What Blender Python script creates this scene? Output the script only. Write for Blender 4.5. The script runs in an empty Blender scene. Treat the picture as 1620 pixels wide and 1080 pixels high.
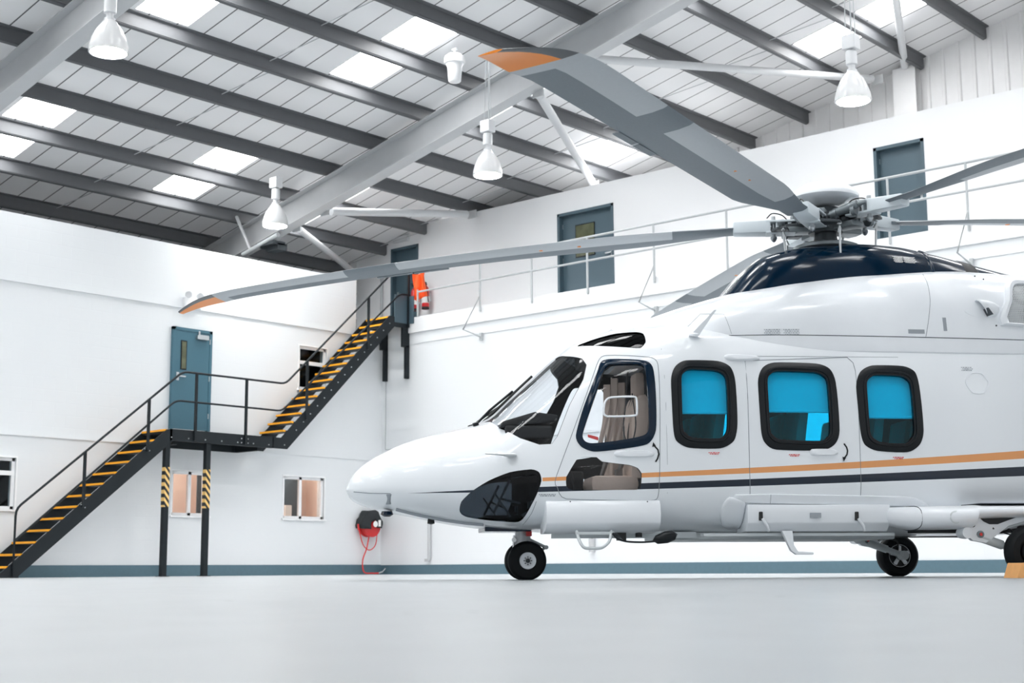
import bpy, bmesh, math, random
import numpy as np
from mathutils import Vector, Matrix
random.seed(7)
sc = bpy.context.scene
COL = sc.collection
PI = math.pi
# ------------------------------------------------------------------ camera, world, exposure
F_PX = 2275.0
YAW, PITCH, ROLL = math.radians(-41.375), math.radians(8.993), math.radians(-0.323)
cam = bpy.data.cameras.new('camera'); cam_o = bpy.data.objects.new('camera', cam); COL.objects.link(cam_o)
_f = Vector((math.sin(YAW)*math.cos(PITCH), math.cos(YAW)*math.cos(PITCH), math.sin(PITCH)))
_r = Vector((math.cos(YAW), -math.sin(YAW), 0)); _u = _r.cross(_f)
_r2 = _r*math.cos(ROLL) + _u*math.sin(ROLL); _u2 = -_r*math.sin(ROLL) + _u*math.cos(ROLL)
_m = Matrix((( _r2.x, _u2.x, -_f.x, 0), (_r2.y, _u2.y, -_f.y, 0), (_r2.z, _u2.z, -_f.z, 0.10), (0, 0, 0, 1)))
cam_o.matrix_world = _m
cam.sensor_fit = 'HORIZONTAL'; cam.sensor_width = 36; cam.lens = F_PX*36/1620
cam.clip_start = 0.02; cam.clip_end = 200
cam.dof.use_dof = True; cam.dof.focus_distance = 13.2; cam.dof.aperture_fstop = 3.2
sc.camera = cam_o
world = bpy.data.worlds.new('daylight'); sc.world = world; world.use_nodes = True
bg = world.node_tree.nodes['Background']; bg.inputs[0].default_value = (0.96, 0.98, 1.0, 1); bg.inputs[1].default_value = 0.75
def area(name, loc, rot, sx, sy, e, color=(1, 1, 1)):
    l = bpy.data.lights.new(name, 'AREA'); l.shape = 'RECTANGLE'; l.size = sx; l.size_y = sy; l.energy = e; l.color = color
    o = bpy.data.objects.new(name, l); COL.objects.link(o); o.location = loc; o.rotation_euler = rot; return o
sc.view_settings.view_transform = 'Standard'; sc.view_settings.look = 'None'
sc.view_settings.gamma = 1; sc.view_settings.use_curve_mapping = False
sc.view_settings.exposure = 0.24
sc.cycles.max_bounces = 10; sc.cycles.diffuse_bounces = 6; sc.cycles.glossy_bounces = 4
sc.cycles.transparent_max_bounces = 16; sc.cycles.transmission_bounces = 6
sc.cycles.caustics_reflective = False; sc.cycles.caustics_refractive = False
sc.cycles.use_denoising = True; sc.cycles.sample_clamp_indirect = 6

# ------------------------------------------------------------------ materials
def lin(c):
    return tuple(((v/255)/12.92 if v/255 <= .04045 else ((v/255+.055)/1.055)**2.4) for v in c)
class NT:
    def __init__(s, m): s.m = m; s.t = m.node_tree; s.n = s.t.nodes; s.l = s.t.links; s.b = s.n.get('Principled BSDF')
    def new(s, k, **kw):
        n = s.n.new(k)
        for a, v in kw.items(): setattr(n, a, v)
        return n
    def math(s, op, a, b=None, c=None):
        n = s.n.new('ShaderNodeMath'); n.operation = op
        for i, v in enumerate((a, b, c)):
            if v is None: continue
            if isinstance(v, (int, float)): n.inputs[i].default_value = v
            else: s.l.new(v, n.inputs[i])
        return n.outputs[0]
    def mix(s, fac, a, b):
        n = s.n.new('ShaderNodeMix'); n.data_type = 'RGBA'
        if isinstance(fac, (int, float)): n.inputs[0].default_value = fac
        else: s.l.new(fac, n.inputs[0])
        for i, v in ((6, a), (7, b)):
            if isinstance(v, tuple): n.inputs[i].default_value = (*v[:3], 1)
            else: s.l.new(v, n.inputs[i])
        return n.outputs[2]
    def coord(s, kind='Object'):
        t = s.n.new('ShaderNodeTexCoord'); x = s.n.new('ShaderNodeSeparateXYZ'); s.l.new(t.outputs[kind], x.inputs[0])
        return t.outputs[kind], x.outputs[0], x.outputs[1], x.outputs[2]
    def noise(s, vec, scale, detail=3, rough=.5):
        n = s.n.new('ShaderNodeTexNoise'); n.inputs['Scale'].default_value = scale; n.inputs['Detail'].default_value = detail
        n.inputs['Roughness'].default_value = rough
        if vec is not None: s.l.new(vec, n.inputs['Vector'])
        return n.outputs[0]
    def ramp(s, v, lo, hi):
        n = s.n.new('ShaderNodeMapRange'); n.inputs[1].default_value = lo; n.inputs[2].default_value = hi
        s.l.new(v, n.inputs[0]); return n.outputs[0]
def mat(name, rgb, rough=.5, metal=0, coat=0, spec=.5, vary=.03, bump=0, nscale=6, **kw):
    m = bpy.data.materials.new(name); m.use_nodes = True; N = NT(m); b = N.b
    c = lin(rgb); v, x, y, z = N.coord()
    if vary or bump:
        n = N.noise(v, nscale)
        col = N.mix(n, tuple(k*(1-vary) for k in c), tuple(min(1, k*(1+vary)) for k in c)); N.l.new(col, b.inputs['Base Color'])
        if bump:
            bp = N.new('ShaderNodeBump'); bp.inputs['Strength'].default_value = bump; bp.inputs['Distance'].default_value = .01
            N.l.new(n, bp.inputs['Height']); N.l.new(bp.outputs[0], b.inputs['Normal'])
    else: b.inputs['Base Color'].default_value = (*c, 1)
    b.inputs['Roughness'].default_value = rough; b.inputs['Metallic'].default_value = metal
    b.inputs['Coat Weight'].default_value = coat; b.inputs['Coat Roughness'].default_value = .05
    b.inputs['Specular IOR Level'].default_value = spec
    return m
def emis(name, rgb, e):
    m = bpy.data.materials.new(name); m.use_nodes = True; b = m.node_tree.nodes['Principled BSDF']
    b.inputs['Base Color'].default_value = (*lin(rgb), 1); b.inputs['Emission Color'].default_value = (*lin(rgb), 1)
    b.inputs['Emission Strength'].default_value = e; return m
def glass(name, tint, gloss=.05, rough=.02):
    m = bpy.data.materials.new(name); m.use_nodes = True; t = m.node_tree; t.nodes.clear()
    o = t.nodes.new('ShaderNodeOutputMaterial'); mx = t.nodes.new('ShaderNodeMixShader')
    tr = t.nodes.new('ShaderNodeBsdfTransparent'); tr.inputs[0].default_value = (*tint, 1)
    gl = t.nodes.new('ShaderNodeBsdfGlossy'); gl.inputs['Roughness'].default_value = rough
    lw = t.nodes.new('ShaderNodeLayerWeight'); lw.inputs[0].default_value = .35
    mr = t.nodes.new('ShaderNodeMapRange'); mr.inputs[3].default_value = gloss*.3; mr.inputs[4].default_value = .5
    pw = t.nodes.new('ShaderNodeMath'); pw.operation = 'POWER'; pw.inputs[1].default_value = 3.2
    t.links.new(lw.outputs['Facing'], pw.inputs[0]); t.links.new(pw.outputs[0], mr.inputs[0]); t.links.new(mr.outputs[0], mx.inputs[0])
    t.links.new(tr.outputs[0], mx.inputs[1]); t.links.new(gl.outputs[0], mx.inputs[2]); t.links.new(mx.outputs[0], o.inputs[0])
    return m
M = {}
M['steel_dark'] = mat('dark_grey_steel', (92, 94, 97), .55, vary=.06)
M['steel_rafter'] = mat('grey_painted_steel', (188, 190, 192), .5, vary=.04)
M['steel_light'] = mat('light_grey_tube', (205, 207, 209), .4)
M['stair'] = mat('black_stair_paint', (27, 33, 37), .5, spec=.25, vary=.06)
M['yellow'] = mat('yellow_nosing', (250, 172, 20), .6)
M['bolt'] = mat('zinc_bolt', (190, 195, 198), .35, metal=.8, vary=0)
M['door'] = mat('teal_grey_door', (62, 104, 120), .45, vary=.05, nscale=40)
M['door_dark'] = mat('dark_slate_door', (72, 92, 102), .45, vary=.05, nscale=40)
M['steel_bright'] = mat('brushed_steel', (200, 204, 206), .3, metal=.9)
M['rail_white'] = mat('pale_grey_rail', (178, 182, 184), .4)
M['skirt'] = mat('teal_grey_skirting', (82, 110, 122), .5, vary=.1, nscale=14)
M['upvc'] = mat('white_window_frame', (240, 241, 242), .3)
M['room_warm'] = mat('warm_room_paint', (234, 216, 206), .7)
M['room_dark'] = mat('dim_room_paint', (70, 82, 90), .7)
M['red'] = mat('red_paint', (206, 28, 30), .35, coat=.5)
M['black'] = mat('black_rubber', (22, 25, 28), .55)
M['tyre'] = mat('tyre_rubber', (16, 20, 23), .62, spec=.2, vary=.12, nscale=20)
M['red_hose'] = mat('red_hose_rubber', (214, 44, 40), .45)
M['hivis'] = mat('orange_fabric', (255, 92, 22), .7, bump=.6, nscale=30)
M['jacket'] = mat('black_cloth', (38, 42, 45), .8, bump=.6, nscale=9)
M['wood'] = mat('pale_timber', (232, 172, 108), .6, vary=.12, nscale=18)
M['lamp_body'] = mat('lamp_body', (214, 216, 218), .3, vary=0)
M['lamp_on'] = emis('lamp_diffuser', (255, 253, 248), 90)
M['skylight'] = emis('daylight_panel', (252, 252, 252), 16.0)
M['heli_navy'] = mat('navy_gloss', (0, 26, 46), .14, spec=.28, vary=.02)
M['trim_black'] = mat('black_window_trim', (8, 15, 20), .32, spec=.3)
M['seam'] = mat('panel_gap', (120, 128, 134), .7, vary=0)
M['seam_dark'] = mat('dark_panel_gap', (60, 66, 72), .7, vary=0)
M['interior'] = mat('dark_cabin_lining', (34, 36, 38), .75)
M['beige'] = mat('beige_sheepskin', (226, 206, 192), .9, bump=.5, nscale=25)
M['beige_dark'] = mat('taupe_seat', (190, 172, 160), .85)
M['blade_dark'] = mat('blade_slate_paint', (112, 121, 128), .5, vary=.1, nscale=60)
M['blade_light'] = mat('blade_erosion_strip', (180, 185, 189), .4, vary=.05, nscale=40)
M['blade_orange'] = mat('blade_tip_orange', (240, 138, 26), .35, vary=.05)
M['blade_grey'] = mat('blade_grey_edge', (92, 95, 98), .4)
M['hub_metal'] = mat('hub_grey_metal', (120, 128, 132), .38, metal=.55, vary=.08)
M['hub_dark'] = mat('hub_dark_metal', (62, 68, 72), .45, metal=.5, vary=.1)
M['hub_white'] = mat('pale_grip_paint', (210, 219, 224), .35)
M['part_white'] = mat('white_gloss_part', (228, 232, 236), .28, coat=.4)
M['gear_grey'] = mat('landing_gear_grey', (196, 202, 204), .4)
M['mesh_grill'] = mat('intake_grille', (128, 134, 138), .5, metal=.3)
M['cord'] = mat('dark_cord', (52, 50, 52), .7)
M['belt'] = mat('grey_belt', (122, 118, 114), .7)
def frosted(name, tint):
    m = bpy.data.materials.new(name); m.use_nodes = True; t = m.node_tree; b = t.nodes['Principled BSDF']
    b.inputs['Base Color'].default_value = (.6, .61, .62, 1); b.inputs['Roughness'].default_value = .2
    tr = t.nodes.new('ShaderNodeBsdfTransparent'); tr.inputs[0].default_value = (*tint, 1); tl = t.nodes.new('ShaderNodeBsdfTranslucent')
    m1 = t.nodes.new('ShaderNodeMixShader'); m1.inputs[0].default_value = .25; m2 = t.nodes.new('ShaderNodeMixShader'); m2.inputs[0].default_value = .94
    t.links.new(tr.outputs[0], m1.inputs[1]); t.links.new(tl.outputs[0], m1.inputs[2]); t.links.new(m1.outputs[0], m2.inputs[1]); t.links.new(b.outputs[0], m2.inputs[2])
    t.links.new(m2.outputs[0], t.nodes['Material Output'].inputs[0]); return m
M['lamp_shell'] = frosted('prismatic_lamp_glass', (.9, .9, .9))
M['glass_clear'] = glass('clear_canopy', (.95, .96, .97))
M['glass_dark'] = glass('smoked_canopy', (.10, .11, .12))
M['glass_chin'] = glass('dark_chin_glass', (.42, .45, .48))
M['glass_blue'] = glass('blue_film_pane', (.0, .85, .97), .07)
M['glass_room'] = glass('room_glass', (.75, .8, .82))
M['blind'] = mat('white_blind', (235, 240, 243), .7)
M['text'] = mat('printed_placard', (150, 156, 162), .6, vary=0)
M['red_text'] = mat('red_tag', (214, 60, 58), .6, vary=0)
M['label_white'] = mat('white_label', (238, 238, 236), .6, vary=0)

def wall_paint(name, c1, zsplit=None):
    m = bpy.data.materials.new(name); m.use_nodes = True; N = NT(m); v, x, y, z = N.coord()
    n = N.noise(v, .35, 4); n2 = N.noise(v, 30, 2)
    c = lin(c1)
    N.l.new(N.mix(n, tuple(k*.97 for k in c), c), N.b.inputs['Base Color'])
    # blockwork: courses every 0.225 m
    h = N.math('ADD', x, y)
    comb = N.new('ShaderNodeCombineXYZ'); N.l.new(h, comb.inputs[0]); N.l.new(z, comb.inputs[1])
    br = N.new('ShaderNodeTexBrick'); N.l.new(comb.outputs[0], br.inputs['Vector'])
    br.inputs['Scale'].default_value = 1; br.inputs['Brick Width'].default_value = .45; br.inputs['Row Height'].default_value = .225
    br.inputs['Mortar Size'].default_value = .006; br.inputs['Mortar Smooth'].default_value = .6
    br.inputs['Color1'].default_value = br.inputs['Color2'].default_value = (1, 1, 1, 1); br.inputs['Mortar'].default_value = (0, 0, 0, 1)
    bp = N.new('ShaderNodeBump'); bp.inputs['Strength'].default_value = .25; bp.inputs['Distance'].default_value = .004
    hh = N.math('ADD', br.outputs[0], N.math('MULTIPLY', n2, .3)); N.l.new(hh, bp.inputs['Height']); N.l.new(bp.outputs[0], N.b.inputs['Normal'])
    N.b.inputs['Roughness'].default_value = .45
    return m
M['wall'] = wall_paint('white_painted_blockwork', (228, 231, 233))
M['wall_up'] = mat('white_painted_board', (230, 231, 232), .55, vary=.015, nscale=.4)
M['gable'] = mat('white_cladding', (226, 226, 226), .45, vary=.03)

def roof_mat():
    m = bpy.data.materials.new('liner_sheet'); m.use_nodes = True; N = NT(m); v, x, y, z = N.coord()
    s = N.math('MODULO', N.math('ADD', y, 100.0-.11), .5555)
    d = N.math('ABSOLUTE', N.math('SUBTRACT', s, .2777))
    line = N.math('GREATER_THAN', d, .2777-.013)
    n = N.noise(v, .8, 4)
    base = N.mix(n, lin((232, 232, 233)), lin((240, 240, 240)))
    N.l.new(N.mix(line, base, lin((86, 87, 90))), N.b.inputs['Base Color']); N.b.inputs['Roughness'].default_value = .55
    return m
M['roof'] = roof_mat()
SPOT1, SPOT2, SPOT3, SPOT4 = (-2.428, 2.385), (-2.396, 2.576), (-3.982, 3.066), (-2.703, 4.493)
def floor_mat():
    m = bpy.data.materials.new('grey_epoxy_floor'); m.use_nodes = True; N = NT(m); v, x, y, z = N.coord()
    n = N.noise(v, .5, 5, .6); n2 = N.noise(v, 5, 4, .6)
    base = N.mix(n, lin((160, 165, 168)), lin((171, 176, 179)))
    # paler margin along the walls
    e1 = N.math('LESS_THAN', x, -21.9); e2 = N.math('GREATER_THAN', y, 20.2)
    sp = N.new('ShaderNodeTexVoronoi'); sp.inputs['Scale'].default_value = .45; N.l.new(v, sp.inputs['Vector'])
    spot = N.math('LESS_THAN', sp.outputs['Distance'], .018)
    base = N.mix(N.math('MAXIMUM', e1, e2), base, lin((214, 214, 216)))
    for cx, cy, rx in ((SPOT1[0], SPOT1[1], .012), (SPOT2[0], SPOT2[1], .014), (SPOT3[0], SPOT3[1], .016), (SPOT4[0], SPOT4[1], .018)):
        dx = N.math('SUBTRACT', x, cx); dy = N.math('SUBTRACT', y, cy); d2 = N.math('ADD', N.math('MULTIPLY', dx, dx), N.math('MULTIPLY', dy, dy))
        d2 = N.math('MULTIPLY_ADD', N.noise(v, 60, 2), rx*rx*1.2, d2); spot = N.math('MAXIMUM', spot, N.math('LESS_THAN', d2, rx*rx*1.9))
    base = N.mix(spot, base, lin((70, 74, 78)))
    N.l.new(base, N.b.inputs['Base Color'])
    N.l.new(N.math('MULTIPLY_ADD', n2, .14, .27), N.b.inputs['Roughness'])
    N.b.inputs['Specular IOR Level'].default_value = .45
    bp = N.new('ShaderNodeBump'); bp.inputs['Strength'].default_value = .05; bp.inputs['Distance'].default_value = .01
    N.l.new(n2, bp.inputs['Height']); N.l.new(bp.outputs[0], N.b.inputs['Normal'])
    return m
M['floor'] = floor_mat()
def hazard():
    m = bpy.data.materials.new('black_yellow_tape'); m.use_nodes = True; N = NT(m); v, x, y, z = N.coord()
    s = N.math('MODULO', N.math('ADD', N.math('ADD', z, N.math('MULTIPLY', y, 1.2)), 100.0), .14)
    N.l.new(N.mix(N.math('GREATER_THAN', s, .07), lin((238, 196, 120)), lin((30, 34, 36))), N.b.inputs['Base Color']); return m
M['hazard'] = hazard()
def body_paint():
    # white pearl paint with an ochre and a navy stripe that follow curves z(x) on the aircraft
    m = bpy.data.materials.new('white_aircraft_paint'); m.use_nodes = True; N = NT(m); v, x, y, z = N.coord()
    def curve(a0, a1, a2, a3=0):
        p = N.math('MULTIPLY_ADD', x, a3, a2) if a3 else None
        p = N.math('MULTIPLY_ADD', x, p, a1) if p is not None else N.math('MULTIPLY_ADD', x, a2, a1)
        return N.math('MULTIPLY_ADD', x, p, a0)
    def band(zc, hw): return N.math('LESS_THAN', N.math('ABSOLUTE', N.math('SUBTRACT', z, zc)), hw)
    port = N.math('GREATER_THAN', N.math('ABSOLUTE', y), .3)
    oc = curve(*STR_O); bc = curve(*STR_B)
    hwo = N.math('MULTIPLY_ADD', x, .0045, .0165); hwb = N.math('MULTIPLY_ADD', x, .0045, .0225)
    # the navy stripe narrows to a point ahead of the chin window
    hwb = N.math('MAXIMUM', N.math('MULTIPLY', N.math('MINIMUM', N.math('DIVIDE', N.math('ADD', x, 1.16), 1.0), 1.0), hwb), 0.0)
    so = N.math('MULTIPLY', band(oc, hwo), N.math('GREATER_THAN', x, .03)); sb = band(bc, hwb)
    so = N.math('MULTIPLY', so, port); sb = N.math('MULTIPLY', sb, port)
    n = N.noise(v, 1.5, 2)
    base = N.mix(n, lin((227, 231, 235)), lin((231, 235, 238)))
    base = N.mix(so, base, lin((222, 152, 92))); base = N.mix(sb, base, lin((0, 22, 42)))
    N.l.new(base, N.b.inputs['Base Color']); N.b.inputs['Roughness'].default_value = .28
    N.b.inputs['Coat Weight'].default_value = .55; N.b.inputs['Coat Roughness'].default_value = .04; N.b.inputs['Specular IOR Level'].default_value = .3
    return m
STR_O = (.8929, .0329, .0041); STR_B = (.8052, .0214, .0052, -.0004)
M['body'] = body_paint()

# ------------------------------------------------------------------ mesh helpers
def V3(p): return Vector((float(p[0]), float(p[1]), float(p[2])))
class MB:
    def __init__(s): s.v = []; s.f = []; s.mi = []; s.cur = 0
    def add(s, vs, fs):
        b = len(s.v); s.v += [tuple(float(c) for c in p) for p in vs]; s.f += [tuple(b+i for i in f) for f in fs]; s.mi += [s.cur]*len(fs); return s
    def box(s, x0, x1, y0, y1, z0, z1):
        if x0 > x1: x0, x1 = x1, x0
        if y0 > y1: y0, y1 = y1, y0
        return s.add([(x0,y0,z0),(x1,y0,z0),(x1,y1,z0),(x0,y1,z0),(x0,y0,z1),(x1,y0,z1),(x1,y1,z1),(x0,y1,z1)],
                     [(0,3,2,1),(4,5,6,7),(0,1,5,4),(1,2,6,5),(2,3,7,6),(3,0,4,7)])
    def hexa(s, p): return s.add(p, [(0,3,2,1),(4,5,6,7),(0,1,5,4),(1,2,6,5),(2,3,7,6),(3,0,4,7)])
    def prism(s, poly, axis, a, b):
        # poly: 2D points; axis 0/1/2 = extrusion axis
        def P(u, v, w): return {0: (w, u, v), 1: (u, w, v), 2: (u, v, w)}[axis]
        n = len(poly); vs = [P(u, v, a) for u, v in poly] + [P(u, v, b) for u, v in poly]
        return s.add(vs, [tuple(range(n))[::-1], tuple(range(n, 2*n))] + [(i, (i+1) % n, n+(i+1) % n, n+i) for i in range(n)])
    def sweep(s, path, prof, up=(0, 0, 1), closed=False, scale=None):
        # prof: list of 2D points (side, up) swept along path
        pts = [V3(p) for p in path]; n = len(prof); rings = []; up = Vector(up); prev = None
        for i, p in enumerate(pts):
            if closed: t = (pts[(i+1) % len(pts)]-pts[i-1])
            else: t = (pts[min(i+1, len(pts)-1)]-pts[max(i-1, 0)])
            t.normalize()
            sd = t.cross(up)
            if sd.length < 1e-3: sd = prev.copy() if prev else t.cross(Vector((1, 0, 0)))
            sd.normalize(); u = sd.cross(t); prev = sd
            k = scale[i] if scale else 1
            rings.append([tuple(p+sd*a*k+u*b*k) for a, b in prof])
        vs = [q for r in rings for q in r]; fs = []; m = len(rings)
        for i in range(m if closed else m-1):
            j = (i+1) % m
            for k in range(n): fs.append((i*n+k, i*n+(k+1) % n, j*n+(k+1) % n, j*n+k))
        if not closed: fs += [tuple(range(n))[::-1], tuple((m-1)*n+k for k in range(n))]
        return s.add(vs, fs)
    def tube(s, path, r, seg=10, closed=False, scale=None, up=(0, 0, 1)):
        return s.sweep(path, [(r*math.cos(2*PI*k/seg), r*math.sin(2*PI*k/seg)) for k in range(seg)], up, closed, scale)
    def lathe(s, prof, c=(0, 0, 0), axis=(0, 0, 1), seg=24):
        # prof: (radius, height along axis)
        a = Vector(axis).normalized(); e1 = a.orthogonal().normalized(); e2 = a.cross(e1); c = Vector(c); vs = []; fs = []; n = len(prof)
        for k in range(seg):
            t = 2*PI*k/seg; d = e1*math.cos(t)+e2*math.sin(t)
            for r, h in prof: vs.append(tuple(c+d*r+a*h))
        for k in range(seg):
            j = (k+1) % seg
            for i in range(n-1): fs.append((k*n+i, j*n+i, j*n+i+1, k*n+i+1))
        loop = tuple(prof[0]) == tuple(prof[-1])
        if prof[0][0] > 1e-6 and not loop: fs.append(tuple(k*n for k in range(seg))[::-1])
        if prof[-1][0] > 1e-6 and not loop: fs.append(tuple(k*n+n-1 for k in range(seg)))
        return s.add(vs, fs)
    def cyl(s, p, q, r, seg=16):
        p = V3(p); q = V3(q); return s.lathe([(r, 0), (r, (q-p).length)], p, q-p, seg)
    def ball(s, c, r, sz=(1, 1, 1), seg=16, rings=10):
        vs = []; fs = []
        for i in range(rings+1):
            a = PI*i/rings
            for k in range(seg):
                t = 2*PI*k/seg; vs.append((c[0]+r*sz[0]*math.sin(a)*math.cos(t), c[1]+r*sz[1]*math.sin(a)*math.sin(t), c[2]+r*sz[2]*math.cos(a)))
        for i in range(rings):
            for k in range(seg): fs.append((i*seg+k, (i+1)*seg+k, (i+1)*seg+(k+1) % seg, i*seg+(k+1) % seg))
        return s.add(vs, fs)
    def build(s, name, mats, parent=None, smooth=None, bevel=0, loc=None, merge=True):
        me = bpy.data.meshes.new(name); me.from_pydata(s.v, [], s.f); mats = mats if isinstance(mats, (list, tuple)) else [mats]
        for m in mats: me.materials.append(M[m] if isinstance(m, str) else m)
        for p, i in zip(me.polygons, s.mi): p.material_index = i
        bm = bmesh.new(); bm.from_mesh(me)
        if merge: bmesh.ops.remove_doubles(bm, verts=bm.verts, dist=1e-5)
        bmesh.ops.dissolve_degenerate(bm, dist=1e-6, edges=bm.edges)
        bmesh.ops.recalc_face_normals(bm, faces=bm.faces)
        if bevel:
            es = [e for e in bm.edges if len(e.link_faces) == 2 and e.calc_face_angle(0) > .6]
            bmesh.ops.bevel(bm, geom=es, offset=bevel, segments=2, profile=.6, affect='EDGES', clamp_overlap=True)
        if smooth is not None:
            for f in bm.faces: f.smooth = True
            for e in bm.edges:
                if len(e.link_faces) == 2 and e.calc_face_angle(0) > smooth: e.smooth = False
        bm.to_mesh(me); bm.free()
        o = bpy.data.objects.new(name, me); COL.objects.link(o)
        if parent is not None: o.parent = parent
        if loc is not None: o.location = loc
        return o
def tag(o, label, cat, group=None):
    o['label'] = label; o['category'] = cat
    if group: o['group'] = group
    return o
def thing(name, label, cat, loc=(0, 0, 0), rz=0, group=None):
    o = bpy.data.objects.new(name, None); COL.objects.link(o); o.location = loc; o.rotation_euler = (0, 0, rz); o.empty_display_size = .2
    return tag(o, label, cat, group)
def struct(o, label=None):
    o['kind'] = 'structure'
    if label: o['label'] = label
    return o
def copy_tree(o, parent=None):
    c = o.copy(); COL.objects.link(c); c.parent = parent
    for ch in list(o.children): copy_tree(ch, c)
    return c
def grid_wall(mb, U, Vv, holes, put, depth):
    # rectangular cells between the U and V lines, leaving the holes open, with reveals; put(u, v, w) -> point
    us = sorted({*U, *[h[0] for h in holes], *[h[1] for h in holes]}); vs = sorted({*Vv, *[h[2] for h in holes], *[h[3] for h in holes]})
    def hole(a, b): return any(h[0] < a < h[1] and h[2] < b < h[3] for h in holes)
    for i in range(len(us)-1):
        for j in range(len(vs)-1):
            if hole((us[i]+us[i+1])/2, (vs[j]+vs[j+1])/2): continue
            for w in (0, depth): mb.add([put(us[i], vs[j], w), put(us[i+1], vs[j], w), put(us[i+1], vs[j+1], w), put(us[i], vs[j+1], w)], [(0, 1, 2, 3)])
    for h in [*holes, (us[0], us[-1], vs[0], vs[-1])]:
        q = [(h[0], h[2]), (h[1], h[2]), (h[1], h[3]), (h[0], h[3])]
        for k in range(4):
            a, b = q[k], q[(k+1) % 4]; mb.add([put(*a, 0), put(*b, 0), put(*b, depth), put(*a, depth)], [(0, 1, 2, 3)])

# ------------------------------------------------------------------ the hangar shell
XL, YB, YU, YG = -23.5, 22.23, 23.53, 27.18
RA, RB = 13.287, .2194                      # roof liner: z = RA + RB*x
def rz(x): return RA+RB*x
XE, XR, Y0 = -29.0, 9.0, -6.0
RIDGE = 4.0
struct(MB().box(-31, 14, -16, 28, -.2, 0).build('floor', 'floor'), 'pale grey epoxy hangar floor')
# side (stair) wall, lower than the roof, with window and door openings
W = [(12.2, 13.34, 1.19, 2.10), (16.66, 17.52, 1.17, 2.03), (19.44, 20.55, 1.17, 2.05), (19.80, 20.57, 3.92, 4.85)]
mb = MB(); grid_wall(mb, (-8, 21.42), (0, 6.52), W, lambda u, v, w: (XL-w, u, v), .22)
mb.box(XL-.22, XL, 21.42, YB, 0, 5.3)
struct(mb.build('wall_left', 'wall', merge=False), 'white painted block wall behind the staircase')
# thin joint ledges on that wall
b = MB(); b.box(XL, XL+.03, -8, 21.3, 5.26, 5.30); struct(b.build('trim_1', 'wall'))
b = MB(); b.box(XL, XL+.03, -8, YB, 2.50, 2.54); struct(b.build('trim_2', 'wall'))
struct(MB().box(XL, XL+.02, -8, YB, 0, .215).build('baseboard_left', 'skirt'), 'teal grey painted band at the foot of the stair wall')
# back wall below the walkway
struct(MB().box(XL-.22, 12, YB, YB+.22, 0, 5.30).build('wall_back', 'wall'), 'white wall under the walkway behind the helicopter')
struct(MB().box(XL+.02, 12, YB-.02, YB, 0, .205).build('baseboard_back', 'skirt'), 'teal grey painted band at the foot of the back wall')
struct(MB().box(-22.62, 12, YB-.05, YU, 5.30, 5.64).box(-26.2, -22.62, YB, YU, 5.30, 5.56).build('trim_3', 'wall_up', merge=False), 'white concrete edge of the upper walkway')
struct(MB().box(-22.6, 12, YB-.02, YB, 5.05, 5.07).build('trim_4', 'wall'))
# upper block wall behind the walkway, door openings
D = [(-24.59, -23.66, 5.56, 7.73), (-19.39, -17.86, 5.64, 7.71), (-11.87, -10.89, 5.64, 7.68)]
mb = MB(); grid_wall(mb, (-25.8, 12), (5.3, 8.19), [(a, b_, c, d) for a, b_, c, d in D], lambda u, v, w: (u, YU+w, v), .22)
mb.box(-25.8, 12, YU+.22, 25.5, 8.10, 8.19)
struct(mb.build('wall_upper', 'wall_up', merge=False), 'white upper wall behind the railed walkway')
# cladding above: ribbed gable
mb = MB(); x = -30.0; pts = []
while x < 12:
    for dx, dy in ((0, 0), (.24, 0), (.26, -.035), (.31, -.035), (.33, 0)): pts.append((x+dx, YG+dy))
    x += .333
for i in range(len(pts)-1):
    (x0, y0), (x1, y1) = pts[i], pts[i+1]
    mb.add([(x0, y0, 0), (x1, y1, 0), (x1, y1, rz(min(x1, RIDGE))), (x0, y0, rz(min(x0, RIDGE)))], [(0, 1, 2, 3)])
struct(mb.build('wall_gable', 'gable'), 'white ribbed cladding at the end of the roof')
# eave wall far behind the stair wall
struct(MB().box(XE-.2, XE, -8, YG, 0, rz(XE)).build('wall_eave', 'room_dark'))
# roof liner with openings for the rooflights
PX = [-11.11-1.363*k for k in range(-11, 14)]
def purx(k): return -11.11-1.363*k
def purx(k): return -11.11-1.363*k
sk = [(purx(k)-1.363+.12, purx(k)-.10, y0, y1) for y0, y1 in ((-3.0, -2.0), (1.0, 2.0), (5.0, 6.0), (8.9, 9.9), (12.60, 13.62), (16.74, 17.78), (19.84, 20.86), (24.0, 25.05)) for k in (-8, -7, -4, -3, 0, 1, 4, 5, 8, 9)]
mb = MB(); grid_wall(mb, (XE, RIDGE), (Y0-4, YG+.1), sk, lambda u, v, w: (u, v, rz(u)+w), .09)
mb.hexa([(RIDGE, Y0-4, rz(RIDGE)), (RIDGE+10, Y0-4, rz(RIDGE)-2.2), (RIDGE+10, YG+.1, rz(RIDGE)-2.2), (RIDGE, YG+.1, rz(RIDGE)),
         (RIDGE, Y0-4, rz(RIDGE)+.09), (RIDGE+10, Y0-4, rz(RIDGE)-2.11), (RIDGE+10, YG+.1, rz(RIDGE)-2.11), (RIDGE, YG+.1, rz(RIDGE)+.09)])
struct(mb.build('ceiling', 'roof', merge=False), 'white roof liner sheets with dark joints')
for i, (x0, x1, y0, y1) in enumerate(sk):
    b = MB(); b.hexa([(x0, y0, rz(x0)+.03), (x1, y0, rz(x1)+.03), (x1, y1, rz(x1)+.03), (x0, y1, rz(x0)+.03), (x0, y0, rz(x0)+.06), (x1, y0, rz(x1)+.06), (x1, y1, rz(x1)+.06), (x0, y1, rz(x0)+.06)])
    struct(b.build('window_%d' % (10+i), 'skylight'))
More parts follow.
